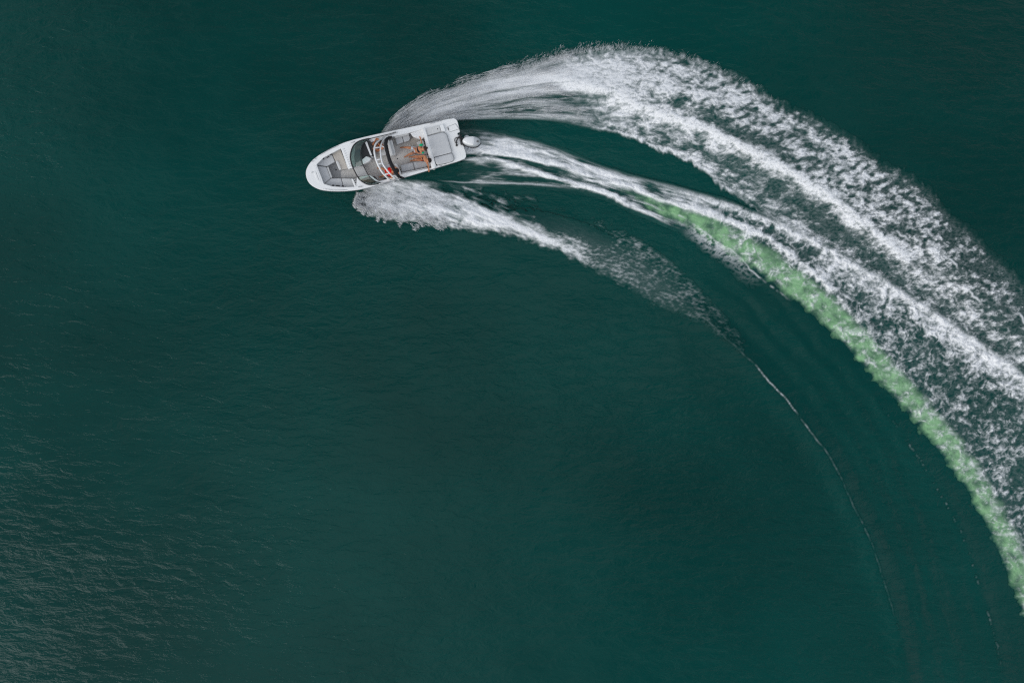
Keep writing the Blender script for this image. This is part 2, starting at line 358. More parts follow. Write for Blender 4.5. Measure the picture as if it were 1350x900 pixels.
    lev = lev + l1*np.interp(s1, [0, 40, 120, 250, 420, 600, 900], [.26, .32, .46, .54, .40, .42, .46])
    lev = lev + (a1 < 50)*.30*np.exp(-((d1+20)/14)**2)*sst(460, 600, s1)        # froth on the inner side of the ridge
    lev = lev - (a1 < 50)*.10*np.exp(-((d1-12)/5)**2)*sst(200, 300, s1)*(1-sst(380, 500, s1))
    b1b = [(600,199),(640,199.5),(690,206.5),(740,220),(790,238),(831,247),(868,259),(917,275),(966,293),(1002,309),(1036,331),(1075,362),(1110,395),(1150,436)]
    s4, d4, a4 = line_field(b1b, x, y, 30)
    d4 = d4 + 3*fbm(s4/20, d4/10, 3, 97)
    l4 = (a4 < 30)*np.exp(-(d4/np.interp(s4, [0, 30, 200, 330, 560], [4.5, 5.5, 4.5, 5.5, 6]))**2)
    lev = lev + l4*np.interp(s4, [0, 60, 150, 230, 330, 430, 560, 640], [.7, .7, .35, .55, .65, .48, .25, 0])
    b2 = [(600,214),(616,211),(650,210),(680,218),(710,228),(740,238),(770,246),(800,254),(822,265),(850,279),(880,294)]
    s2, d2, a2 = line_field(b2, x, y, 40)
    d2 = d2 + 2.5*fbm(s2/20, d2/9, 3, 99) + 5*np.clip(fbm(s2/11, x*0, 2, 98), 0, 1)*sst(190, 230, s2)
    l2 = (a2 < 40)*np.exp(-(d2/np.interp(s2, [0, 60, 150, 200, 260, 320], [5, 4, 3.6, 4.5, 6, 5]))**2)
    lev = lev + l2*np.interp(s2, [0, 30, 120, 200, 260, 310], [.36, .46, .52, .74, .60, .2])
    lev = lev - .5*np.exp(-((d4+6)/2.4)**2)*(a4 < 30)*(1-sst(90, 150, s4))     # dark slot between the jets
    low = sst(0, 6, -d2)*(s2 > 60)*(a2 < 40)*(1-sst(250, 300, s2))
    lev = lev - .18*low*sst(80, 140, s)
    gl = [(798,245),(830,262),(862,286),(908,306),(948,334),(988,360),(1028,388),(1068,420),(1110,460),(1150,504),(1190,546),(1220,582),(1250,622),(1280,664),(1304,715),(1326,766),(1346,820),(1362,876),(1374,945),(1382,1045)]
    sg_, dg_, ag_ = line_field(gl, x, y, 60)
    edge = edge*np.where(y > 212, sst(8, 44, x-596+16*fbm(x/16, y/5, 3, 105)), 1)
    edge = edge*np.where((sg_ > 130) & (ag_ < 60), sst(6, 16, dg_), 1)
    foam = sst(.08, .92, lev+.90*tex)**1.45*edge
    foam = np.maximum(foam, edge*k*.07*np.clip(.5+1.2*fbm(x/5, y/4, 3, 103)+.5*bil, 0, 1))
    put(Bb.idx, np.maximum(foam, .006*(edge > .02)).astype('f4'), 2)
    HT[Bb.idx] += .05*l1*sst(80, 240, s1) + .08*l2 + .08*l4 + foam*(.03+.10*bil+.04*lace).clip(-.05, .3)
    # thin spray line thrown by the port chine
    b3 = [(560,236),(600,240),(660,241.5),(700,242.5),(740,246),(765,250)]
    X = np.tile(gx, NY); Y = np.repeat(gy, NX)
    m = np.nonzero((X > 540) & (X < 780) & (Y > 225) & (Y < 262))[0]
    s3, d3, a3 = line_field(b3, X[m], Y[m], 8)
    put(m, ((a3 < 8)*.50*np.exp(-((d3+.8*fbm(s3/14, d3*0, 2, 101))/np.interp(s3, [0, 60, 200], [.5, .7, 1.6]))**2)*(1-sst(150, 205, s3))*sst(14, 50, s3)).astype('f4'), 2)

    # ---- green aerated water
    G = Band([((798,238),(798,245)), ((836,248),(830,262)), ((876,261),(862,286)), ((926,278),(908,306)), ((968,295),(948,334)),
              ((1012,322),(988,360)), ((1063,357),(1028,388)), ((1108,398),(1068,420)), ((1152,442),(1110,460)), ((1192,488),(1150,504)),
              ((1228,527),(1190,546)), ((1264,570),(1220,582)), ((1295,612),(1250,622)), ((1322,658),(1280,664)), ((1346,702),(1304,715)),
              ((1368,750),(1326,766)), ((1388,806),(1346,820)), ((1404,866),(1362,876)), ((1416,940),(1374,945)), ((1424,1045),(1382,1045))])
    x, y, s, t, w = G.x, G.y, G.s, G.t, G.w
    tp = t*w
    puff = 1.3*fbm(x/16+.4*fbm(x/20, y/20, 2, 111), y/14, 4, 112, .55)
    sc = np.abs(pn(s/19, x*0+1.7, 114))                       # scalloped inner edge
    ie = (w-tp)-3-13*(.45-sc)*sst(60, 200, s)-7*fbm(x/10, y/10, 3, 116)
    oe = tp-1-6*fbm(s/22, t*2, 3, 118)
    g = sst(-3, 11, ie)*sst(-1, 12+8*sst(500, 800, s), oe)
    g = g*np.clip(np.interp(s, [0, 20, 70, 130], [0, .7, .85, 1])+.5*puff*(1-sst(100, 240, s)), 0, 1)
    GREEN[G.idx] = np.clip(g*(.76+.66*puff - .10*sst(500, 900, s)), 0, 1)
    wh = fbm(x/19+.3*y/12+.4*fbm(x/14, y/14, 2, 121), y/10-.3*x/16, 4, 122, .55)
    wl = np.interp(s, [0, 200, 400, 620, 900, 1200], [.05, -.05, .0, .20, .34, .38])
    wf = np.clip(sst(.35, 1.05, wl + .38*sst(.65, .05, t) + .85*wh)*g, 0, 1)*.85
    put(G.idx, wf.astype('f4'), 3)
    b = GREEN[G.idx] > .12
    OWN[G.idx[b]] = 3; OWNV[G.idx[b]] = 9
    HT[G.idx] += g*(.05+.05*puff)
    cr = [(895,284),(919,298),(930,306),(941,315),(958,326),(973,337),(985,350),(997,362),(1012,374),(1029,386),(1050,402)]
    m = np.nonzero((X > 885) & (X < 1060) & (Y > 270) & (Y < 415))[0]
    s5, d5, a5 = line_field(cr, X[m], Y[m], 24)
    dd = d5+2.2*fbm(s5/12, d5*0, 3, 131)
    fl = (a5 < 24)*(.6*np.exp(-(dd/1.0)**2)*np.clip(.45+1.6*fbm(s5/11, d5*0+5, 2, 133), 0, 1)*(1-sst(150, 190, s5)))
    lc = ridge(X[m]/10+.6*fbm(X[m]/12, Y[m]/12, 2, 135), Y[m]/7, 2, 137)
    fl2 = sst(8, 40, s5)*(a5 < 24)*sst(.35, 1.0, lc*.8+.22+.5*fbm(X[m]/6, Y[m]/5, 2, 138))*sst(24, 4, -dd)*(dd < 0)*(1-sst(60, 150, s5))*.62
    put(m, np.maximum(fl, fl2).astype('f4'), 2)

    # ---- port bow foam
    Cb = Band([((470,243),(462,262)), ((482,238),(464,278)), ((500,236),(484,287)), ((540,236),(528,296)), ((585,240),(580,304)),
               ((630,244),(630,310)), ((672,250),(672,317)), ((720,262),(715,331)), ((775,280),(762,350)), ((835,310),(812,378)),
               ((890,348),(862,406)), ((945,402),(922,434)), ((985,450),(975,470))])
    x, y, s, t, w = Cb.x, Cb.y, Cb.s, Cb.t, Cb.w
    tp = t*w
    fx = x*.94+y*.34; fy = -x*.34+y*.94                       # streaks lie down and to the right
    st = fbm(fx/26+.4*fbm(x/22, y/22, 2, 141), fy/7.5, 4, 142, .62)
    fl = .5*ridge((x*.97-y*.24)/13+.6*fbm(x/16, y/16, 2, 145), (x*.24+y*.97)/5, 3, 146)+.6*fbm(fx/8, fy/3.2, 3, 148)-.15+.35*fbm(x/30, y/22, 2, 149)
    k = sst(190, 330, s)
    ie = (w-tp)-6-9*fbm(s/26, t, 3, 151)-9*fbm(fx/10, fy/5, 3, 152)
    edge = sst(-4, 9, ie)*sst(-1, 6, tp-1)*sst(-2, 10, s-13-13*fbm(x/9, y/9, 3, 153))*sst(0, 5, s)*sst(0, 5, w-tp)
    lev = np.interp(s, [0, 30, 110, 190, 260, 330, 420, 520, 600], [.90, .86, .76, .66, .44, .27, .21, .14, -.05]).astype('f4')
    cut = np.interp(s, [0, 70, 120, 180, 260, 400], [-.2, -.1, .12, .34, .45, .3])
    lev = lev - .48*sst(cut+.22, cut, t)*sst(60, 110, s)*(1-sst(300, 400, s))
    cr = [(600,266),(640,282),(680,298),(712,312),(740,326),(760,337),(780,349)]
    s6, d6, a6 = line_field(cr, x, y, 30)
    l6 = (a6 < 30)*np.exp(-((d6+2*fbm(s6/20, d6/8, 2, 155))/4.5)**2)*sst(0, 50, s6)*(1-sst(170, 205, s6))
    lev = lev+.5*l6
    foam = sst(.10, .90, lev+.74*(st*(1-k)+fl*k))**1.35*edge*np.interp(s, [0, 260, 420, 600], [.97, .95, .38, .24])
    foam = np.maximum(foam, .075*edge*k*(1-sst(400, 510, s))*sst(.15, .55, t)*(.6+.5*fbm(fx/9, fy/3, 3, 157)))
    put(Cb.idx, foam.astype('f4'), 4)
    HT[Cb.idx] += edge*.28*np.exp(-((t-.6)/.3)**2)*np.interp(s, [0, 200, 400], [1, .7, .0]) + (1-k)*foam*(.03+.10*st).clip(-.06, .3)

    # ---- inner wave crests
    cd = [(840,352),(900,398),(940,430),(965,453),(1000,487),(1016,506),(1040,531),(1060,559),(1088,595),(1108,630),(1124,666),(1146,711),(1156,740),(1173,794),(1190,856),(1196,900),(1202,980),(1206,1060)]
    ce = [(1150,520),(1195,580),(1237,647),(1252,673),(1275,722),(1290,771),(1309,832),(1322,892),(1335,970),(1345,1060)]
    m = np.nonzero((X > 800) & (Y > 320) & (X < 1420))[0]
    x, y = X[m], Y[m]
    s7, d7, a7 = line_field(cd, x, y, 150)
    wob = 2.0*fbm(s7/26, x*0, 3, 161)
    dd = d7+wob
    on = (a7 < 150)*sst(20, 150, s7)
    seg = np.clip(.25+2.4*fbm(s7/34, x*0+7, 2, 163), 0, 1)*sst(90, 190, s7)*(1-sst(250, 400, s7))+.16*np.clip(.6+1.6*fbm(s7/12, x*0+3, 3, 162), 0, 1)*sst(60, 140, s7)*(1-sst(470, 640, s7))+.25*np.clip(3*fbm(s7/22, x*0+4, 2, 164)-.5, 0, 1)*sst(400, 440, s7)*(1-sst(520, 600, s7))
    f7 = on*seg*np.exp(-(dd/.85)**2)*(.25+.75*sst(-.4, .5, fbm(s7/5, x*0+2, 3, 168)))*.62
    put(m, f7.astype('f4'), 5)
    HS[m] += on*.026*sst(8, 30, d7)*(1-sst(70, 140, d7))*np.sin(d7/4.6+1.5*fbm(s7/60, d7/40, 2, 169))*(.6+.8*fbm(s7/50, d7/20, 2, 170))
    HS[m] += on*.12*np.where(dd > 0, np.exp(-(dd/13)**2), np.exp(-(dd/17)**2))
    s8, d8, a8 = line_field(ce, x, y, 60)
    on8 = (a8 < 60)*sst(0, 90, s8)
    f8 = on8*np.exp(-((d8+2.5*fbm(s8/14, x*0, 3, 171))/1.0)**2)*np.clip(1.6*fbm(s8/6, x*0+9, 3, 173)+.9*fbm(s8/40, x*0, 2, 174)-.1, 0, 1)*.20*(1-sst(330, 420, s8))
    put(m, f8.astype('f4'), 6)
    HS[m] += on8*.05*np.exp(-(d8/13)**2)

# ================================================================ water and wake
wake_field()
# the hull stands clear of the foam
_hx, _hy = np.tile(gx, NY), np.repeat(gy, NX)
_ax = (BROT.col[0].x, BROT.col[0].y); _ay = (BROT.col[1].x, BROT.col[1].y)
_wx, _wy = (_hx-675)/S - BO.x, (450-_hy)/S - BO.y
_lx = _wx*_ax[0]+_wy*_ax[1]; _ly = _wx*_ay[0]+_wy*_ay[1]
_in = (_lx > -.02) & (_lx < 7.2) & (np.abs(_ly) < np.interp(_lx, [p[0] for p in HALF], [p[1] for p in HALF])*.80)
FOAM[_in] = 0; HT[_in] = 0; GREEN[_in] = 0
H2 = HS.reshape(NY, NX)
def wxy(px, py): return (px-675)/S, (450-py)/S
# lake surface, fine inside the view and running on to the horizon
def axis(lo, hi, step):
    d = np.arange(lo, hi+1e-6, step); g = np.cumsum(step*1.35**np.arange(1, 33))
    return np.r_[(d[0]-g)[::-1], d, d[-1]+g]
ax_x, ax_y = axis(-31, 31, .11), axis(-22, 21, .11)
PX, PY = np.meshgrid(ax_x*S+675, 450-ax_y*S)
ix = np.clip(np.rint((PX-GX0)/GSTEP).astype(int), 0, NX-1); iy = np.clip(np.rint((PY-GY0)/GSTEP).astype(int), 0, NY-1)
inside = (PX >= GX0) & (PX <= GX1) & (PY >= GY0) & (PY <= GY1)
zz = np.where(inside, H2[iy, ix]-.012, -.012)
co = np.c_[np.tile(ax_x, len(ax_y)), np.repeat(ax_y, len(ax_x)), zz.ravel()]
nx_, ny_ = len(ax_x), len(ax_y)
i = (np.arange(ny_-1)[:, None]*nx_+np.arange(nx_-1)[None]).ravel()
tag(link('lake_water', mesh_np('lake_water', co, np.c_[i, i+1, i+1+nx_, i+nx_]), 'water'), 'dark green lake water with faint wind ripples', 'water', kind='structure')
# foam sheets, one for each strand of the wake
vis = (FOAM > .004) | (GREEN > .03)
V2 = vis.reshape(NY, NX); O2 = np.where(vis, OWN, 0).reshape(NY, NX)
anyv = V2[:-1, :-1] | V2[1:, :-1] | V2[:-1, 1:] | V2[1:, 1:]
cell = np.maximum(np.maximum(O2[:-1, :-1], O2[1:, :-1]), np.maximum(O2[:-1, 1:], O2[1:, 1:]))
ALLX, ALLY = wxy(np.tile(gx, NY), np.repeat(gy, NX))
def foam_sheet(who, name, label, cat):
    cy_, cx_ = np.nonzero(anyv & (cell == who))
    a = cy_*NX+cx_
    q = np.c_[a+NX, a+NX+1, a+1, a]
    u, inv = np.unique(q.ravel(), return_inverse=True)
    me = mesh_np(name, np.c_[ALLX[u], ALLY[u], HS[u]+np.maximum(HT[u], 0)], inv.reshape(-1, 4))
    for an, src in (('foam', FOAM), ('aerated', GREEN)):
        at_ = me.attributes.new(an, 'FLOAT', 'POINT'); at_.data.foreach_set('value', np.ascontiguousarray(src[u], 'f4'))
    return tag(link(name, me, 'foam'), label, cat, kind='stuff')
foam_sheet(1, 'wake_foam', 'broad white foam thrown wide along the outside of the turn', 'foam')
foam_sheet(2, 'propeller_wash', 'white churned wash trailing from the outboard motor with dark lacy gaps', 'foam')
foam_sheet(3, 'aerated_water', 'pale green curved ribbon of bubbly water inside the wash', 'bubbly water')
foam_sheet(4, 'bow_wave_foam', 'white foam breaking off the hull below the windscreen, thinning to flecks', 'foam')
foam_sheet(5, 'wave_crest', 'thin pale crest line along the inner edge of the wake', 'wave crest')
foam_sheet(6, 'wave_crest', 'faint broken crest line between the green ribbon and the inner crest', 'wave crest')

# flung drops of water: small stretched eight-sided drops
rs = np.random.RandomState(5)
DROP = np.array([(1, 0, 0), (-1, 0, 0), (0, 1, 0), (0, -1, 0), (0, 0, 1), (0, 0, -1)], 'f4')
DF = np.array([(0, 2, 4), (2, 1, 4), (1, 3, 4), (3, 0, 4), (2, 0, 5), (1, 2, 5), (3, 1, 5), (0, 3, 5)])
def drops(name, label, pos, dirs, ln, rad):
    n = len(pos); d = dirs/np.linalg.norm(dirs, axis=1, keepdims=True)
    up = np.array([0, 0, 1.]); sd = np.cross(d, up); sd /= np.linalg.norm(sd, axis=1, keepdims=True)+1e-6; u2 = np.cross(sd, d)
    v = pos[:, None]+DROP[None, :, 0:1]*d[:, None]*ln[:, None, None]+DROP[None, :, 1:2]*sd[:, None]*rad[:, None, None]+DROP[None, :, 2:3]*u2[:, None]*rad[:, None, None]
    f = (DF[None]+6*np.arange(n)[:, None, None]).reshape(-1, 3)
    return tag(link(name, mesh_np(name, v.reshape(-1, 3), f), 'spray_drop'), label, 'spray', kind='stuff')
def along(pts, n): return spline(pts, n)
outer = along([(505,172),(520,156),(555,131),(620,104),(690,84),(745,67),(800,58),(862,60),(925,77),(985,103),(1040,133),(1090,159),(1150,196)], 4000)
inner = along([(545,169),(575,165),(612,160),(668,158),(722,156),(775,160),(830,172),(877,190),(927,212),(980,240),(1035,270),(1092,300),(1147,340)], 4000)
def spray_band(n, kmax, tpow, seed):
    r = np.random.RandomState(seed)
    k = (r.rand(n)**1.0*kmax).astype(int); t = r.rand(n)**tpow
    p = outer[k]*(1-t[:, None])+inner[k]*t[:, None]
    k2 = np.minimum(k+40, 3999); p2 = outer[k2]*(1-t[:, None])+inner[k2]*t[:, None]
    return r, k, t, p, p2-p
# streaming sheet beside the hull
r, k, t, p, d = spray_band(17000, 1700, 1.0, 1); t = t*.62
clump = fbm(k/260., t*20, 3, 300)
keep = r.rand(len(k)) < np.clip(.18+1.9*clump, 0, 1)
r, k, t, p, d = r, k[keep], t[keep], p[keep], d[keep]; n = len(k)
X_, Y_ = wxy(p[:, 0], p[:, 1]); f = k/1650.
z = .10+.55*np.sin(np.pi*np.clip(f, .05, .95))*(1-t)**.7*r.rand(n)**.8+.12*r.rand(n)
drops('hull_spray', 'streaming white spray sheet beside the far side of the boat', np.c_[X_, Y_, z], np.c_[d[:, 0], -d[:, 1], .15*(1-2*f)*np.hypot(d[:, 0], d[:, 1])], .12+.5*r.rand(n)**2, .002+.005*r.rand(n))
# ragged fringe flung off the outer edge
r, k, t, p, d = spray_band(60000, 3300, 1, 2)
nrm = np.c_[d[:, 1], -d[:, 0]]; nrm /= np.linalg.norm(nrm, axis=1, keepdims=True)+1e-6
lob = np.clip(.45+1.0*fbm(k/90., k*0., 4, 310, .7), 0, 1.1)*np.interp(k, [0, 500, 1500, 2400, 3700], [.15, .6, 1, .7, .12])
off = -9+np.minimum(r.exponential(1, len(k)), 3.0)*(2.0+5.0*lob)*np.interp(k, [0, 1500, 2300, 3700], [.8, 1.1, .8, .5])
keep = r.rand(len(k)) < (.22+.75*lob)*np.interp(k, [0, 300, 1700, 2300, 3300], [.22, .36, .24, .06, .0]); k, d, nrm, off = k[keep], d[keep], nrm[keep], off[keep]; n = len(k)
p = outer[k]+nrm*off[:, None]
X_, Y_ = wxy(p[:, 0], p[:, 1]); z = .04+.35*r.rand(n)**1.8
dn = d/np.linalg.norm(d, axis=1, keepdims=True); ko = np.interp(k, [0, 1000, 1900], [.10, .25, 1])[:, None]
dd = nrm*ko+dn*(1-.5*ko)*(.4+.6*r.rand(n)[:, None])
drops('spray_fringe', 'ragged fringe of fine drops along the outer edge of the foam', np.c_[X_, Y_, z], np.c_[dd[:, 0], -dd[:, 1], .3*r.rand(n)], .02+.12*r.rand(n)**2, .002+.0045*r.rand(n)**2)
# burst where the near side of the bow cuts in
n = 16000; r = np.random.RandomState(3)
pa = along([(476,250),(500,246),(540,242),(590,244)], 1000); pb = along([(468,274),(486,286),(530,296),(590,304)], 1000)
k = (r.rand(n)**1.5*999).astype(int); t = .25+(.72+.3*fbm(k/60., k*0., 3, 331))*r.rand(n)**.8
p = pa[k]*(1-t[:, None])+pb[k]*t[:, None]
keep = r.rand(n) < np.clip(.5+1.4*fbm(p[:, 0]/12, p[:, 1]/6, 3, 320), 0, 1); k, t, p = k[keep], t[keep], p[keep]; n = len(k)
X_, Y_ = wxy(p[:, 0], p[:, 1])
drops('bow_spray', 'burst of white spray where the near side of the bow cuts in', np.c_[X_, Y_, .12+.40*r.rand(n)*(1-.6*k/999.)], np.c_[np.full(n, .9)+.3*r.randn(n), -.5+.3*r.randn(n), .2*r.randn(n)], .03+.12*r.rand(n)**2, .003+.006*r.rand(n))

# ================================================================ the boat
def rounded(pts, r=.05, n=4):
    out = []; m = len(pts)
    for i in range(m):
        a, b, c = Vector(pts[i-1][:2]), Vector(pts[i][:2]), Vector(pts[(i+1) % m][:2])
        u, v = a-b, c-b; k = min(r, u.length*.45, v.length*.45)
        p, q = b+u.normalized()*k, b+v.normalized()*k
        for j in range(n+1):
            f = j/n; out.append(((1-f)**2*p+2*f*(1-f)*b+f*f*q))
    return out
def prism(name, pts, top, thick, material, parent, bevel=.02, r=.04, crown=0.):
    """upholstered pad or moulded block: rounded outline, soft top edge; top may be a number or a function of (x, y)"""
    P = rounded(pts, r) if r else [Vector(p[:2]) for p in pts]
    if sum(P[i-1].x*P[i].y-P[i].x*P[i-1].y for i in range(len(P))) < 0: P = P[::-1]
    cen = sum(P, Vector((0, 0)))/len(P); bm = bmesh.new()
    f = top if callable(top) else (lambda x, y: top)
    def ring(inset, dz):
        vs = []
        for p in P:
            d = cen-p; q = p+d.normalized()*min(inset, d.length*.8); vs.append(bm.verts.new((q.x, q.y, f(q.x, q.y)+dz)))
        return vs
    rings = [ring(0, -thick), ring(0, -bevel), ring(bevel*.3, -bevel*.3), ring(bevel, 0)]
    if crown: rings.append(ring(bevel*3.5, crown))
    n = len(P)
    for a, b in zip(rings, rings[1:]):
        for i in range(n): bm.faces.new((a[i-1], a[i], b[i], b[i-1]))
    bm.faces.new(rings[-1]); bm.faces.new(rings[0][::-1])
    me = bpy.data.meshes.new(name); bm.to_mesh(me); bm.free()
    o = link(name, me, material, parent, smooth=False)
    return o
def tube_mesh(name, pts, rad, n=8, closed=False, sub=4, flat=1.):
    p = [Vector(q) for q in pts]
    if sub > 1 and len(p) > 2:
        q = spline([tuple(v) for v in p], (len(p)-1)*sub+1); p = [Vector(v) for v in q]
    rr = rad if isinstance(rad, (list, tuple)) else [rad]*len(p)
    if len(rr) != len(p): rr = list(np.interp(np.linspace(0, 1, len(p)), np.linspace(0, 1, len(rr)), rr))
    bm = bmesh.new(); rings = []
    for i, v in enumerate(p):
        a = p[i-1] if (i or closed) else v; b = p[(i+1) % len(p)] if (i < len(p)-1 or closed) else v
        d = (b-a).normalized(); up = Vector((0, 0, 1)) if abs(d.z) < .93 else Vector((1, 0, 0))
        s_ = d.cross(up).normalized(); u_ = s_.cross(d)
        rings.append([bm.verts.new(v+s_*math.cos(2*math.pi*k/n)*rr[i]+u_*math.sin(2*math.pi*k/n)*rr[i]*flat) for k in range(n)])
    for i in range(len(rings)-(0 if closed else 1)):
        a, b = rings[i], rings[(i+1) % len(rings)]
        for k in range(n): bm.faces.new((a[k-1], a[k], b[k], b[k-1]))
    if not closed: bm.faces.new(rings[0]); bm.faces.new(rings[-1][::-1])
    bmesh.ops.recalc_face_normals(bm, faces=bm.faces)
    me = bpy.data.meshes.new(name); bm.to_mesh(me); bm.free(); return me
def tube(name, pts, rad, material, parent, **k): return link(name, tube_mesh(name, pts, rad, **k), material, parent)
def LP(pts, w=0.): return [L(px, py, w) for px, py in pts]
def disc(name, px, py, w, r, h, material, parent):
    c = L(px, py, w); return prism(name, [(c.x+r*math.cos(a*math.pi/5), c.y+r*math.sin(a*math.pi/5)) for a in range(10)], w+h, h+.01, material, parent, bevel=min(.006, h*.5), r=0)

boat = empty('motorboat', BO); boat.rotation_euler = BROT.to_euler()
tag(boat, 'white open bow motorboat heeling into a tight turn, four people aboard', 'boat')

# hull shell
xs = [0, .12, .35, .8, 1.4, 2, 2.7, 3.4, 4.1, 4.8, 5.3, 5.8, 6.2, 6.6, 6.95, 7.2, 7.35, 7.43]
bm = bmesh.new(); rings = []
for x in xs:
    b = half_beam(x); f = max(0, (x-4.2)/3.25); f2 = f*f
    prof = [(1, -.012), (1.012, -.05), (1.0, -.11), (.965-.10*f2, -.34*(1-.1*f2)), (.90-.30*f2, -.62*(1-.25*f2)), (.86-.42*f2, -.70*(1-.3*f2)), (.45-.25*f2, -.86*(1-.42*f2*f)), (0, -1.0*(1-.5*f2*f))]
    ring = [(x-.25*f2*(i/7.), -b*k, z) for i, (k, z) in enumerate(prof)] + [(x-.25*f2*(i/7.), b*k, z) for i, (k, z) in reversed(list(enumerate(prof[:-1])))]
    rings.append([bm.verts.new(p) for p in ring])
for a, b in zip(rings, rings[1:]):
    for i in range(len(a)-1): bm.faces.new((a[i], a[i+1], b[i+1], b[i]))
bm.faces.new(rings[0]); bm.faces.new(rings[-1][::-1])
bmesh.ops.recalc_face_normals(bm, faces=bm.faces)
me = bpy.data.meshes.new('hull'); bm.to_mesh(me); bm.free(); link('hull', me, 'gelcoat', boat)

# deck with one long opening from bow well to aft bolster
fine = np.linspace(.12, 7.455, 90)
HX = [p[0] for p in HALF]; HY = [p[1] for p in HALF]
def hb_s(x):   # smoothed half beam
    return float(np.mean([np.interp(min(max(x+d, .0), 7.455), HX, HY) for d in (-.10, -.05, 0, .05, .10)])) if x < 6.9 else half_beam(x)
tip = spline([(6.6, .85), (6.95, .705), (7.2, .53), (7.37, .33), (7.44, .15), (7.455, 0)], 26)
side = [(x, hb_s(x)) for x in np.linspace(.16, 6.55, 60)]+[tuple(q) for q in tip]
stern = [(-.10, .30), (-.12, .74), (-.09, .88), (0, .965)]
outline = [(.03, .27)]+stern+side+[(x, -y) for x, y in reversed(side[:-1])]+[(x, -y) for x, y in reversed(stern)]+[(.03, -.27)]
hole_px = [(416.9,217),(426.7,207.4),(437,202),(449.8,195.2),(461.5,222),(478.5,218),(477,209.5),(482,204.5),(490,208),(493,205.5),(488.5,187.5),(513,181),(539,175.2),(557,170.5),
           (571.5,221),(563.5,222.8),(529,230.3),(512,236),(500,239.5),(490,233.5),(484.5,230.5),(471,233.8),(470,246.6),(453,247.2),(438,246.2),(426.7,242.8)]
hole = rounded(LP(hole_px), .05)
cu = bpy.data.curves.new('deck', 'CURVE'); cu.dimensions = '2D'; cu.fill_mode = 'BOTH'; cu.extrude = .018; cu.bevel_depth = .016; cu.bevel_resolution = 2
for loop in (outline, hole):
    sp = cu.splines.new('POLY'); sp.points.add(len(loop)-1); sp.use_cyclic_u = True
    for i, p in enumerate(loop): sp.points[i].co = (p[0], p[1], 0, 1)
tmp = bpy.data.objects.new('tmp', cu); C.objects.link(tmp)
dg = bpy.context.evaluated_depsgraph_get(); me = bpy.data.meshes.new_from_object(tmp.evaluated_get(dg)); bpy.data.objects.remove(tmp)
me.materials.clear(); me.name = 'deck'; link('deck', me, 'gelcoat', boat, smooth=False)
# rub rail round the sheer
rail = [(x, y*1.012) for x, y in stern+side]+[(x, -y*1.012) for x, y in reversed(stern+side[:-1])]
tube('rub_rail', [(x, y, -.055) for x, y in rail], .022, 'rubber_grey', boat, n=6, sub=1)
# liner walls and floor
bm = bmesh.new(); a = [bm.verts.new((p[0], p[1], -.01)) for p in hole]; b = [bm.verts.new((p[0]*.985+.05, p[1]*.97, -.62)) for p in hole]
for i in range(len(a)): bm.faces.new((a[i-1], a[i], b[i], b[i-1]))
me = bpy.data.meshes.new('liner'); bm.to_mesh(me); bm.free(); link('liner', me, 'gelcoat_grey', boat, smooth=False)
prism('cockpit_floor', [(p[0], p[1]) for p in hole], -.58, .05, 'carpet', boat, bevel=.005, r=0)

ST = -.24   # seat top
def pad(name, px, top=ST, thick=.12, m_='vinyl_grey', bevel=.03, r=.05, crown=.008, parent=None):
    return prism(name, LP(px, top if not callable(top) else ST), top, thick, m_, parent or boat, bevel, r, crown)
# bow well
pad('bow_floor', [(431.5,219.5),(442,214),(449.5,225),(450,234.5),(436.5,234.5)], -.55, .03, 'carpet_grey', .004, .01, 0)
pad('walkway_floor', [(449.5,225),(463,222.5),(479,218.8),(484.5,230),(470,234.2),(450,234.5)], -.548, .03, 'carpet', .004, .01, 0)
base = lambda name, px: pad(name, px, ST-.11, .24, 'gelcoat_grey', .01, .02, 0)
for px, m_ in (([(417.6,217.6),(427,208.2),(437.2,202.9),(441.6,213.2),(430.6,219.4)], 'vinyl_grey'), ([(417.4,218.6),(430.2,220.3),(436,235),(427.2,242.4)], 'vinyl_grey'),
               ([(427.6,242.6),(436.4,235.4),(449.6,235.2),(452.2,246.4),(438,245.6)], 'vinyl_grey'), ([(450.2,235.2),(462.6,235.4),(467.8,246.2),(452.8,246.4)], 'vinyl_pale'),
               ([(438,203.4),(448.6,196.8),(459,222.6),(449,224.2),(442.4,213)], 'vinyl_beige')):
    base('bow_seat_base', px); c_ = pad('bow_cushion', px, m_=m_)
    tube('piping', [(v.x, v.y, ST-.035) for v in rounded(LP(px, ST), .05)], .005, 'piping', c_, n=5, sub=1, closed=True)
pad('bolster', [(442.2,212.6),(444.4,211.2),(446.8,214),(450,223.6),(447.2,224.6)], ST+.05, .12, 'vinyl_pale', .03, .05, .01)
pad('bolster', [(430.8,220.4),(432.6,219.6),(438,233.8),(436,234.8)], ST+.02, .10, 'vinyl_pale', .02, .04, .006)
pad('console_trim', [(449.4,196),(452,196),(461.6,222.6),(458.8,223)], .03, .3, 'gelcoat', .02, .03, 0)
pad('console_trim', [(462.8,235.6),(465.2,235.6),(469.8,246.4),(467.2,246.4)], .03, .3, 'gelcoat', .02, .03, 0)
for k in range(9):   # ribbed vents beside the consoles
    f = k/8.; c = L(453.6+8.4*f, 196.6+22.5*f, .02); d = Vector((.045, .012)); e = Vector((-.004, .016))
    prism('vent_rib', [c.xy-d-e, c.xy+d-e, c.xy+d+e, c.xy-d+e], .035, .02, 'gelcoat_grey', boat, .004, 0)
for k in range(4):
    f = k/3.; c = L(467.5+2.8*f, 236.8+7.8*f, .02); d = Vector((.045, .012)); e = Vector((-.004, .016))
    prism('vent_rib', [c.xy-d-e, c.xy+d-e, c.xy+d+e, c.xy-d+e], .035, .02, 'gelcoat_grey', boat, .004, 0)
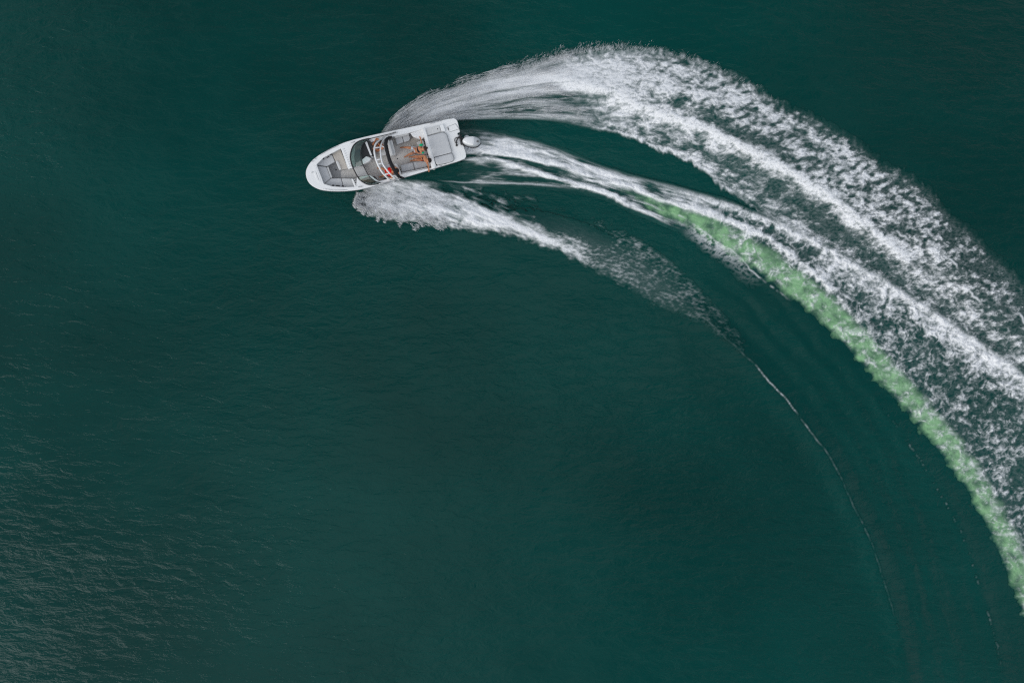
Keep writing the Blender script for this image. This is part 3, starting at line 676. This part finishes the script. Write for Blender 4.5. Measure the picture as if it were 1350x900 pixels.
for px, py, r_ in ((426.3,209.3,.045), (436.4,203.4,.05), (439.2,244.7,.05), (452,245.4,.05)): disc('cup_holder', px, py, -.06, r_, .012, 'black', boat)
for q in ([(430.2,207.8),(433.8,205.2),(434.6,206.4),(431,208.8)], [(443,244.2),(448,244.4),(448,246),(443,245.8)]): pad('speaker', q, -.05, .03, 'black', .006, .01, 0)
disc('table_socket', 443, 223.8, -.548, .035, .012, 'black', boat)
pad('anchor_hatch', [(413.6,219.5),(416.2,218.5),(423.6,240.8),(419.4,240.6),(413.6,228)], .045, .03, 'gelcoat', .008, .05, 0)
tube('hatch_seam', LP([(416.2,225.6),(418.6,233),(420.8,238.2)], .046), .007, 'rubber_grey', boat, n=5)
for px, py in ((412.3,212.8), (416.2,209.2), (411.7,227.4), (476.3,246.3), (473.4,246.4), (466.4,187.2), (463.9,188.3), (569,162.6), (571.3,162.4), (582.3,216.6), (581.2,218.9), (586.5,216.4)):
    c = L(px, py, .05); cl_ = tube('cleat', [(c.x-.06, c.y, .065), (c.x, c.y, .072), (c.x+.06, c.y, .065)], [.011, .016, .011], 'steel', boat, n=6)
    tube('cleat_post', [(c.x, c.y, .03), (c.x, c.y, .07)], .013, 'steel', cl_, n=6, sub=1)
# bow grab rails
for pts in ([(421,205.3),(430,199.8),(440,194.8),(447,191.8)], [(426,248.6),(436,250.6),(447,250.9),(458,250.3)]):
    tube('grab_rail', [(v.x, v.y, .03+.045*math.sin(math.pi*i/3)) for i, v in enumerate(LP(pts, .06))], .010, 'steel', boat, n=6)

# windscreen
wb_px = [(487,182.8),(480,184.2),(472,187),(466.5,191.5),(463.3,198),(461.8,206),(462.6,213),(465,220.4),(471.6,233.4),(475,237.5),(480,241),(487,243.4),(499,242.6)]
wt_px = [(486.5,184.8),(482,186.6),(479,189.5),(477,193.5),(475.6,199.4),(475.4,205),(476.2,211),(478.6,218),(485.6,231),(488.8,234.4),(492,237),(496,239.8),(502,241.4)]
wb = LP(wb_px, .05); wt = [L(px, py, .42-.26*abs(i-6.5)**2/42) for i, (px, py) in enumerate(wt_px)]
screen = tube('windscreen', wb, .030, 'black', boat, n=6)
tube('top_frame', wt, .020, 'black', screen, n=6)
for i in (7, 8): tube('divider', [wb[i], wt[i]], .014, 'black', screen, n=6, sub=1)
def pane(i0, i1):
    bs, ts = spline([tuple(v) for v in wb[i0:i1+1]], 24), spline([tuple(v) for v in wt[i0:i1+1]], 24)
    co = np.vstack([bs, (bs+ts)/2+np.array([.02, 0, .02]), ts]); k = np.arange(23)
    q = np.vstack([np.c_[k, k+1, k+25, k+24], np.c_[k+24, k+25, k+49, k+48]])
    link('pane', mesh_np('pane', co, q), 'glass', screen)
pane(0, 7); pane(8, 12)
tube('screen_trim', [Vector(v)+Vector((-.10, 0, -.01)) for v in wb[2:8]], .022, 'gelcoat', screen, n=6)
# dash, helm and consoles
pad('dash_pad', [(468.6,192),(475,188.2),(482.4,186.6),(479.5,192),(477.6,201),(477.6,210),(479,217.6),(468.2,218.8),(466.6,206)], .045, .05, 'rubber_grey', .01, .03, 0)
pad('helm_panel', [(481,187),(477,194),(475.9,203),(477,209.6),(483,205),(489.4,208.6),(487.5,204),(481.5,189)], .15, .14, 'black', .02, .02, 0)
pad('helm_trim', [(480.8,187),(483.6,186.6),(490.4,205),(488,204.6)], .19, .14, 'gelcoat', .012, .01, 0)
pad('helm_cover', [(484.2,186.2),(488.2,185.4),(493,206),(490.6,206.4),(486.4,195)], .14, .16, 'black', .02, .02, 0)
pad('console_top', [(477.4,210.2),(483,205.4),(489.6,208.4),(487.4,212.4),(478.6,216.6)], .10, .4, 'gelcoat', .03, .04, 0)
c = L(490.6, 195.6, .12)
ring_ = [(c.x+.07*math.sin(a)-.06, c.y+.17*math.cos(a), .12+.16*math.sin(a)) for a in np.linspace(0, 2*math.pi, 20, endpoint=False)]
sw = tube('steering_wheel', ring_, .014, 'black', boat, n=6, sub=1, closed=True)
for a in (0, 7, 13): tube('spoke', [ring_[a], (c.x-.03, c.y, .11)], .010, 'steel', sw, n=5, sub=1)
pad('port_dash', [(476,236.4),(486,232.4),(491.6,236.8),(497,240.4),(489,242.2),(481,240.2)], .045, .05, 'black', .01, .03, 0)
pad('glovebox', [(486.6,231.4),(489,231.8),(499.6,239.2),(497.6,240.6),(491.2,236.8)], .10, .3, 'gelcoat', .015, .02, 0)
pad('grab_pad', [(491,232.2),(494.4,232.8),(498.4,237.4),(497.2,238.4),(493.6,235.2)], -.08, .06, 'black', .012, .03, 0)
pad('seat_shade', [(505,235.4),(509,234.2),(513.4,236.2),(506,238)], -.3, .1, 'black', .015, .03, 0)  # black block standing in for the shadow low by the seat
pad('walkway_step', [(466,220.8),(478.4,218.4),(485,230.6),(472.4,233)], -.36, .2, 'vinyl_pale', .02, .03, 0)
# chairs either side
def chair(seat_px, back_px, m_, bh=.14):
    o = pad('helm_seat', seat_px, ST, .16, m_, .04, .07, .01)
    pad('seat_pedestal', [(a*.6+seat_px[0][0]*.2+seat_px[2][0]*.2, b_*.6+seat_px[0][1]*.2+seat_px[2][1]*.2) for a, b_ in seat_px], ST-.15, .18, 'rubber_grey', .01, .03, 0, o)
    pad('seat_back', back_px, bh, .45, m_, .04, .05, .01, o)
chair([(497,187),(508,184.5),(511.6,203.4),(501,206)], [(509.6,184.6),(512.8,184),(518.6,204.6),(514.6,206)], 'vinyl_pale')
pad('lounge_seat', [(502.5,219),(517,215),(525,230.5),(509.5,235.4)], ST, .34, 'vinyl_grey', .04, .07, .01)
pad('lounge_back', [(519.5,216),(523,215.2),(529.6,229),(525.6,230.6)], .10, .66, 'vinyl_pale', .04, .05, .01)
# cockpit seating
pad('sofa_end', [(513.4,185.8),(516.8,184.2),(521.8,204),(517.4,205.6)], .04, .6, 'vinyl_pale', .04, .05, .01)
def sofa(name, px, m_='vinyl_grey'):
    base(name+'_base', px); c_ = pad(name, px, m_=m_)
    tube('piping', [(v.x, v.y, ST-.035) for v in rounded(LP(px, ST), .05)], .005, 'piping', c_, n=5, sub=1, closed=True); return c_
sofa('side_cushion', [(521,182.4),(530,180),(532,187.8),(523,190.6)]); sofa('side_cushion', [(530.6,179.8),(539,177.2),(540.6,182.8),(538.8,186),(532.6,187.6)])
pad('side_backrest', [(519.5,180.2),(538.6,175.6),(539.4,177.2),(520.6,182)], -.03, .5, 'vinyl_pale', .02, .03, .004)
sofa('side_cushion', [(528.4,218),(544,214),(546.6,223.6),(529.6,227)]); sofa('side_cushion', [(544.6,213.8),(552,212),(562.6,213.4),(563.2,219.8),(547.2,223.4)])
pad('side_backrest', [(529.4,227.8),(563.4,220.6),(563.8,222.4),(529.8,230)], -.03, .5, 'vinyl_pale', .02, .03, .004)
pad('quarter_moulding', [(540.6,175.4),(557,170.6),(560.4,180),(555.4,184),(545,180.6)], -.03, .55, 'gelcoat', .03, .06, 0)
pad('step_mat', [(541.2,183.4),(545,181.2),(554.8,185),(553.6,190.6),(541,192.4)], -.46, .12, 'vinyl_beige', .01, .04, 0)
sofa('aft_cushion', [(549,187.6),(557.6,184.6),(563.4,203),(554.4,205.6)], 'vinyl_pale'); sofa('aft_cushion', [(554.6,206.2),(563.6,203.6),(568.4,220.4),(564.2,221.2),(562.8,213)], 'vinyl_pale')
pad('floor_hatch', [(526,200),(536,197.4),(540.6,209),(529,212.4)], -.572, .02, 'carpet', .004, .02, 0)
disc('hatch_ring', 523.8, 209.4, -.572, .03, .01, 'black', boat)
pad('aft_backrest', [(556.6,169.6),(560.4,168.6),(567,190),(575,219.4),(573,222.4),(569,221.6),(562.4,196)], .16, .7, 'gelcoat', .05, .06, .02)
# aft deck: sun pads, locker, platform
o = pad('sun_pad', [(562.6,180.2),(584,174.4),(588.6,177),(595.8,201),(571.4,207.4)], .15, .12, 'vinyl_grey', .03, .05, .01)
tube('piping', [(v.x, v.y, .10) for v in rounded(LP([(562.2,180),(584.2,174),(589,176.8),(596.2,201.2),(571.2,207.8)], .12), .09)], .008, 'piping', o, n=5, sub=1, closed=True)
o = pad('sun_pad', [(571.8,208.2),(596,201.8),(598.8,210.2),(595.8,213.2),(576,217.8)], .15, .12, 'vinyl_grey', .03, .09, .01)
tube('piping', [(v.x, v.y, .10) for v in rounded(LP([(571.4,208),(596.2,201.4),(599.2,210.4),(596,213.6),(575.6,218.2)], .12), .09)], .008, 'piping', o, n=5, sub=1, closed=True)
pad('locker_lid', [(561,170),(579,165.6),(581.4,173.4),(563,178.8)], .12, .09, 'vinyl_pale', .02, .04, 0)
pad('locker_lid', [(579.8,165.4),(584.2,163.8),(587.4,173),(582.2,173.4)], .12, .09, 'gelcoat', .02, .04, 0)
disc('locker_catch', 576.9, 170.2, .12, .025, .012, 'black', boat)
o = pad('platform_hatch', [(589,168),(600.4,163.6),(605.2,170),(593.4,173.8)], .048, .03, 'gelcoat', .008, .03, 0)
tube('hatch_seam', [(v.x, v.y, .040) for v in rounded(LP([(588.6,168),(600.6,163.2),(605.6,170.2),(593.2,174.2)], .04), .03)], .006, 'rubber_grey', o, n=5, sub=1, closed=True)
tube('hatch_latch', LP([(590.2,168.2),(591.2,169.6),(591.6,171.4)], .06), .014, 'black', o, n=6)
pad('splash_well', [(597,180.4),(606,177.4),(608.6,193.4),(599.4,195)], .03, .03, 'gelcoat_grey', .006, .05, 0)
for px, py in ((576,217.6), (579.4,216.8)): disc('cup_holder', px, py, .036, .042, .012, 'black', boat)

# tower: two white hoops with cross pieces, dark folded sunshade on the aft hoop
def hoop(px, w_mid, w_end=.08):
    n = len(px); return [L(x, y, w_end+(w_mid-w_end)*math.sin(math.pi*min(1, max(0, i/(n-1))))**.5) for i, (x, y) in enumerate(px)]
h1 = hoop([(505,182.4),(499,186.2),(495,190.4),(493.5,197),(494.4,206),(497.8,216),(503,226),(510,233.8),(514.4,237),(519,238.4)], 1.15)
h2 = hoop([(507,182.2),(503.6,188),(501.8,195),(502,205),(504.2,215),(509,222.8),(515.5,230.5),(521,235),(525,236.4)], 1.15)
h3 = hoop([(516,180.6),(511,182.6),(509,187),(508.8,193),(510.8,201.7),(513.8,211.7),(517.8,220.6),(522,228),(526.4,233),(532,234.8)], 1.10)
tower = tube('tower', h1, .040, 'white_metal', boat, n=8); tube('tower_hoop', h2, .036, 'white_metal', tower, n=8)
def near(h, px, py):
    q = spline([tuple(v) for v in h], 120); best = min(q, key=lambda v: (BM @ Vector(v) - BM @ L(px, py, v[2])).length); return Vector(best)
for a, b in (((495,195.8),(501.8,194.2)), ((495.4,211.4),(503,209.6)), ((497.6,216.6),(504.6,215)), ((506.6,230.4),(513.6,228.8))):
    tube('cross_piece', [near(h1, *a), near(h2, *b)], .032, 'white_metal', tower, n=8, sub=1)
tube('side_strut', [near(h2, 502.6, 192), near(h3, 508.8, 195.6)], .026, 'white_metal', tower, n=8, sub=1)
tube('side_strut', [near(h2, 517, 232), near(h3, 524.4, 231.2)], .026, 'white_metal', tower, n=8, sub=1)
for h in (h1, h2):
    for e in (h[0], h[-1]): disc('tower_foot', 0, 0, 0, .05, .03, 'white_metal', tower).location = (e.x-L(0, 0, 0).x, e.y-L(0, 0, 0).y, .03)
tube('sunshade', h3, [.05, .075, .08, .085, .08, .085, .08, .08, .075, .05], 'fabric_black', boat, n=10, flat=.8)
# side rails aft of the screen
tube('side_rail', LP([(486,183.4),(498,180.4),(511,177.4),(522,174.2)], .07), .016, 'black', boat, n=6)
tube('side_rail', LP([(504,180.6),(513,178.4),(524,174.6)], .05), .013, 'steel', boat, n=6)
tube('side_rail', LP([(499,242.4),(509,240.6),(519,238),(531,234.6)], .06), .016, 'steel', boat, n=6)
tube('grab_rail', LP([(566,163.6),(575,161.2),(583,159.4)], .06), .009, 'steel', boat, n=6)

# outboard motor, steered a little
mo = empty('outboard_motor'); mo.parent = boat
def motor_loft(name, rings_px, material, parent):
    """rings_px: list of (scale about centre, height)"""
    out = [(609.2,184.8),(612.4,180.9),(616,179.7),(620.4,179.2),(625,179.4),(628.4,180.3),(631.8,182.2),(633.8,185),(634,187.6),(631.6,191),(628,192.6),(623,193),(618,192.2),(614,190.4),(610.4,187.8)]
    return out
cowl = [(609.2,184.8),(612.4,180.9),(616,179.7),(620.4,179.2),(625,179.4),(628.4,180.3),(631.8,182.2),(633.8,185),(634,187.6),(631.6,191),(628,192.6),(623,193),(618,192.2),(614,190.4),(610.4,187.8)]
def loft(name, px, levels, material, parent):
    cx_ = sum(p[0] for p in px)/len(px); cy_ = sum(p[1] for p in px)/len(px); bm = bmesh.new(); rings = []
    base_ = rounded(LP(px, .5), .06, 3); cc = sum(base_, Vector((0, 0)))/len(base_)
    for k, z in levels: rings.append([bm.verts.new((cc.x+(p.x-cc.x)*k, cc.y+(p.y-cc.y)*k, z)) for p in base_])
    for a, b in zip(rings, rings[1:]):
        for i in range(len(a)): bm.faces.new((a[i-1], a[i], b[i], b[i-1]))
    bm.faces.new(rings[-1]); bm.faces.new(rings[0]); bmesh.ops.recalc_face_normals(bm, faces=bm.faces)
    me = bpy.data.meshes.new(name); bm.to_mesh(me); bm.free(); return link(name, me, material, parent)
cw = loft('cowling', cowl, [(.74, -.05), (.90, .05), (.97, .18), (1, .30), (.99, .40), (.95, .47), (.86, .53), (.72, .57), (.5, .59)], 'motor_grey', mo)
loft('cowl_gap_shade', cowl, [(.9, -.12), (1.07, -.02), (1.08, .12), (1.02, .16)], 'black', mo)  # oversized black ring, paints the gap shadow round the cowling
loft('top_cover', [(609.8,184.9),(612.6,181.6),(616.4,180.4),(621,180),(625.6,180.4),(626.4,186.4),(625,192),(620.6,191.9),(615.4,190.2),(610.8,187.6)], [(1.0, .44), (1.0, .53), (.96, .575), (.85, .605), (.55, .622)], 'motor_white', cw)
for q in ([(628.2,185),(631.6,185.4),(631.6,186.2),(628.2,185.8)], [(628,186.6),(632,187),(632,187.8),(628,187.4)], [(629.4,185),(630.2,185),(630,187.6),(629.2,187.6)]):
    pad('marking', q, .598, .05, 'piping', .002, 0, 0, cw)
c = L(613, 186, .2)
tube('midsection', [(-.36, c.y*.3, -.02), (-.46, c.y*.5, -.5), (-.5, c.y*.5, -1.15)], [.15, .13, .09], 'motor_grey', mo, n=10, sub=3)
pad('bracket', [(606.4,181.2),(610.6,180.6),(611.6,190.4),(607.4,191.4)], .10, .5, 'black', .02, .03, 0, mo)
tube('skeg', [(-.5, .1, -1.1), (-.55, .1, -1.2), (-.75, .1, -1.25)], [.07, .08, .03], 'motor_grey', mo, n=8)
for k in range(3):
    a = 2*math.pi*k/3; tube('propeller_blade', [(-.74, .1, -1.2), (-.77, .1+.1*math.cos(a), -1.2+.1*math.sin(a)), (-.8, .1+.17*math.cos(a+.3), -1.2+.17*math.sin(a+.3))], [.02, .05, .02], 'steel', mo, n=6, flat=.4)
tube('hose', LP([(602,191),(601.6,187.4),(603,183.4),(605.8,180),(609,179.2)], .10), .026, 'black', mo, n=6)
tube('hose', LP([(599.4,186),(600,182.6),(603.2,181.4),(606.4,182.6),(608,185)], .08), .018, 'black', mo, n=6)
tube('hose', LP([(599.6,186),(600.6,188.4),(603,188.2)], .07), .014, 'black', mo, n=6)
tube('steering_arm', LP([(606,176),(606.6,181),(608.6,188),(611,192)], .12), .03, 'black', mo, n=6)
disc('hose_fitting', 602.1, 191.6, .05, .055, .05, 'black', mo)

# ================================================================ people
def skin_mesh(name, verts, edges, radii, root=0, sub=2):
    me = bpy.data.meshes.new(name+'_cage'); me.from_pydata([tuple(v) for v in verts], edges, [])
    o = bpy.data.objects.new('tmp', me); C.objects.link(o)
    sk = o.modifiers.new('skin', 'SKIN'); sk.use_smooth_shade = True
    ss = o.modifiers.new('sub', 'SUBSURF'); ss.levels = sub; ss.render_levels = sub
    for i, r in enumerate(radii):
        d = me.skin_vertices[0].data[i]; d.radius = r if isinstance(r, tuple) else (r, r); d.use_root = (i == root)
    dg = bpy.context.evaluated_depsgraph_get(); out = bpy.data.meshes.new_from_object(o.evaluated_get(dg)); out.name = name
    bpy.data.objects.remove(o); bpy.data.meshes.remove(me); return out
def ball(name, c, r, material, parent, sc_=(1, 1, 1), rough=0, cut=None, seed=0):
    bm = bmesh.new(); bmesh.ops.create_icosphere(bm, subdivisions=3, radius=1)
    rr = random.Random(seed)
    for v in list(bm.verts):
        k = 1+rough*(rr.random()-.5); v.co = Vector((v.co.x*r*sc_[0]*k, v.co.y*r*sc_[1]*k, v.co.z*r*sc_[2]*k))
    if cut: bmesh.ops.delete(bm, geom=[v for v in bm.verts if cut(v.co)], context='VERTS')
    for v in bm.verts: v.co += c
    me = bpy.data.meshes.new(name); bm.to_mesh(me); bm.free(); return link(name, me, material, parent)
def person(label, J, skin, hair, face, garments, seed=0, long_hair=False):
    """J: joints in boat coordinates; face: direction the head looks, in boat coordinates"""
    root = empty('person', BM @ J['pelvis']); root.rotation_euler = BROT.to_euler(); tag(root, label, 'person', 'people aboard the boat')
    o0 = J['pelvis']; V = lambda k: J[k]-o0
    face = Vector(face).normalized(); up = (V('head')-V('neck')).normalized(); sd = up.cross(face).normalized()
    v, e, r = [], [], []
    def add(p, rad, prev=None):
        v.append(Vector(p)); r.append(rad)
        if prev is not None: e.append((prev, len(v)-1))
        return len(v)-1
    pel = add(V('pelvis'), (.125, .105)); bel = add(V('pelvis').lerp(V('chest'), .5), (.105, .09), pel); ch = add(V('chest'), (.125, .10), bel)
    nk = add(V('neck'), .052, ch); jaw = add(V('head')-up*.06+face*.015, .072, nk); cr_ = add(V('head')+up*.03, .092, jaw); add(V('head')+up*.085, .058, cr_)
    add(V('head')+face*.105-up*.02, .014, jaw)                                    # nose
    add(V('head')+sd*.095-up*.01, .016, jaw); add(V('head')-sd*.095-up*.01, .016, jaw)   # ears
    for s_ in ('r', 'l'):
        sh = add(V(s_+'_shoulder'), .058, ch); el = add(V(s_+'_elbow'), .042, sh); mid = add(V(s_+'_elbow').lerp(V(s_+'_hand'), .45), .038, el)
        wr = add(V(s_+'_hand'), .027, mid); d = (V(s_+'_hand')-V(s_+'_elbow')).normalized(); side_ = d.cross(Vector((0, 0, 1))).normalized()
        pm = add(V(s_+'_hand')+d*.06, (.036, .02), wr)
        for k in range(4):
            base_ = V(s_+'_hand')+d*.10+side_*(.026*(k-1.5)*.8); ln = (.055, .068, .072, .06)[k]
            a = add(base_, .009, pm); b = add(base_+d*ln*.6+Vector((0, 0, -.012)), .0085, a); add(base_+d*ln-Vector((0, 0, .032)), .007, b)
        sg = 1 if s_ == 'l' else -1
        a = add(V(s_+'_hand')+d*.05-side_*.04*sg, .010, wr); add(V(s_+'_hand')+d*.085-side_*.06*sg-Vector((0, 0, .01)), .008, a)
        hp = add(V(s_+'_hip'), .085, pel); th = add(V(s_+'_hip').lerp(V(s_+'_knee'), .5), .075, hp); kn = add(V(s_+'_knee'), .055, th)
        cf = add(V(s_+'_knee').lerp(V(s_+'_foot'), .35), .052, kn); an = add(V(s_+'_foot'), .034, cf)
        td = J.get(s_+'_toe', J[s_+'_foot']+Vector((.16, 0, -.03)))-o0; add(td, (.036, .02), an)
    link('body', skin_mesh('body', v, e, r, pel), skin, root)
    hc = V('head')+up*.045-face*.018
    hr = ball('hair', Vector((0, 0, 0)), .118, hair, root, (1, 1, 1), .16, (lambda c: c.dot(face) > .045 and c.dot(up) < .055 or c.dot(up) < -.075), seed)
    for q in hr.data.vertices: q.co += hc
    if long_hair: link('ponytail', tube_mesh('ponytail', [hc-face*.09, hc-face*.15-up*.08, hc-face*.15-up*.22, hc-face*.12-up*.30], [.045, .055, .045, .015], n=8), hair, hr)
    for s_ in (-1, 1): ball('eye', V('head')+face*.088+sd*.034*s_+up*.005, .012, 'eye', root)
    ball('mouth', V('head')+face*.085-up*.062, .02, 'lips', root, (1, 1, .4))
    for name, keys, material in garments:
        gv, ge, gr = [], [], []
        for chain in keys:
            prev = None
            for (pt, rad) in chain:
                p = pt if isinstance(pt, Vector) else V(pt)
                hit = [i for i, q in enumerate(gv) if (q-p).length < 1e-5]
                if hit: i = hit[0]
                else: gv.append(p); gr.append(rad); i = len(gv)-1
                if prev is not None and prev != i: ge.append((prev, i))
                prev = i
        link(name, skin_mesh(name, gv, ge, gr, 0), material, root)
    return root
def joints(**k): return {a: L(*b) for a, b in k.items()}
def vest(J, r=.012):
    o = J['pelvis']; ch = J['chest']-o; b = (J['pelvis']-o).lerp(ch, .5)
    return [[(b, (.112+r, .10+r)), (ch, (.128+r, .105+r))], [(ch, (.128+r, .105+r)), (ch.lerp(J['r_shoulder']-o, .75), .062+r)], [(ch, (.128+r, .105+r)), (ch.lerp(J['l_shoulder']-o, .75), .062+r)]]
def shorts(J, f=.55, r=.014):
    o = J['pelvis']; p = Vector((0, 0, 0)); out = []
    out.append([(p.lerp(J['chest']-o, .22), (.118+r, .102+r)), (p, (.128+r, .108+r))])
    for s_ in 'rl': h = J[s_+'_hip']-o; out.append([(p, (.128+r, .108+r)), (h, .088+r), (h.lerp(J[s_+'_knee']-o, f), .080+r)])
    return out
# aft bench, green shoulders
J = joints(pelvis=(547.5,198.5,-.13), chest=(553.2,197,.20), neck=(556.6,196.8,.37), head=(558.8,196.4,.50),
           r_shoulder=(555,191.4,.28), r_elbow=(555.8,187.4,.16), r_hand=(554.6,184,.20), l_shoulder=(557.4,201.6,.28), l_elbow=(551.4,201.8,.06), l_hand=(547.6,197.4,.05),
           r_hip=(547,195.6,-.14), r_knee=(537.4,194.6,-.10), r_foot=(530.4,194.4,-.50), r_toe=(527.2,194.8,-.53),
           l_hip=(547.6,201.2,-.14), l_knee=(540.6,203,-.10), l_foot=(535,206.2,-.50), l_toe=(532.4,207.4,-.53))
o_ = J['pelvis']
p1 = person('person in patterned blue and white shorts and dark top with green shoulders, sitting aft', J, 'skin', 'hair_brown', (1, .05, -.1),
       [('top', vest(J), 'cloth_navy'), ('shorts', shorts(J, .62), 'cloth_pattern')], 1, True)
for s_, r_ in (('r', .085), ('l', .06)):
    ball('shoulder_piece', J[s_+'_shoulder']-o_+Vector((-.01, 0, .03)), r_, 'cloth_green', p1, (1.15, .75, .6))
# aft bench, beside the first
J = joints(pelvis=(556,208.4,-.13), chest=(560,209.6,.16), neck=(562.6,210.8,.32), head=(564.8,211.6,.44),
           r_shoulder=(560.6,205.6,.23), r_elbow=(554.6,205.6,.03), r_hand=(549.2,206,-.02), l_shoulder=(563,213.8,.23), l_elbow=(564.6,218.4,.06), l_hand=(565,222.2,.07),
           r_hip=(555.4,206.6,-.14), r_knee=(547.6,207,-.09), r_foot=(541.4,207,-.48), r_toe=(538.6,207.2,-.52),
           l_hip=(556,210.6,-.14), l_knee=(548.4,210.8,-.09), l_foot=(543,211.8,-.48), l_toe=(540.4,212.6,-.52))
person('person in dark swimwear leaning back on the aft bench, one arm along the side', J, 'skin', 'hair_dark', (1, .1, -.1),
       [('swim_top', vest(J, .008), 'cloth_navy'), ('swim_bottom', shorts(J, .12, .01), 'cloth_red')], 2)
# lounge seat under the tower, red
J = joints(pelvis=(510.4,226.4,-.13), chest=(514,226.8,.14), neck=(518.2,226.2,.27), head=(521.6,225.4,.38),
           r_shoulder=(518.2,220.6,.20), r_elbow=(524.6,222.4,.22), r_hand=(525.4,227.8,.20), l_shoulder=(517.6,231.6,.19), l_elbow=(515.8,234.8,.02), l_hand=(512.2,234,-.05),
           r_hip=(509.4,224.6,-.14), r_knee=(503.6,222.2,-.02), r_foot=(499,221.8,-.42), r_toe=(496.8,221.8,-.46),
           l_hip=(510.6,228.8,-.14), l_knee=(506,231.4,-.04), l_foot=(501.4,233.4,-.44), l_toe=(499.4,233.8,-.48))
person('person in bright red reclining in the seat under the white tower, arm bent back', J, 'skin', 'hair_dark', (1, 0, .2),
       [('top', vest(J, .065), 'cloth_red'), ('shorts', shorts(J, .45), 'cloth_red')], 3)
# driver
J = joints(pelvis=(502.4,194,-.13), chest=(502.4,191,.20), neck=(501.6,189.6,.35), head=(500.4,188.4,.47),
           r_shoulder=(499.8,184.8,.26), r_elbow=(496.6,182.6,.06), r_hand=(493.2,188.2,.16), l_shoulder=(505.4,195.4,.26), l_elbow=(499.6,197.6,.03), l_hand=(494.4,197,.16),
           r_hip=(501.6,192,-.14), r_knee=(495.4,193.4,-.12), r_foot=(492.6,194.6,-.5), l_hip=(502.8,196.6,-.14), l_knee=(496.4,198.8,-.12), l_foot=(493.4,199.8,-.5))
person('bare-chested driver with both hands at the wheel beside the far rail', J, 'skin_deep', 'hair_brown', (1, 0, 0),
       [('shorts', shorts(J, .6), 'cloth_navy')], 4)
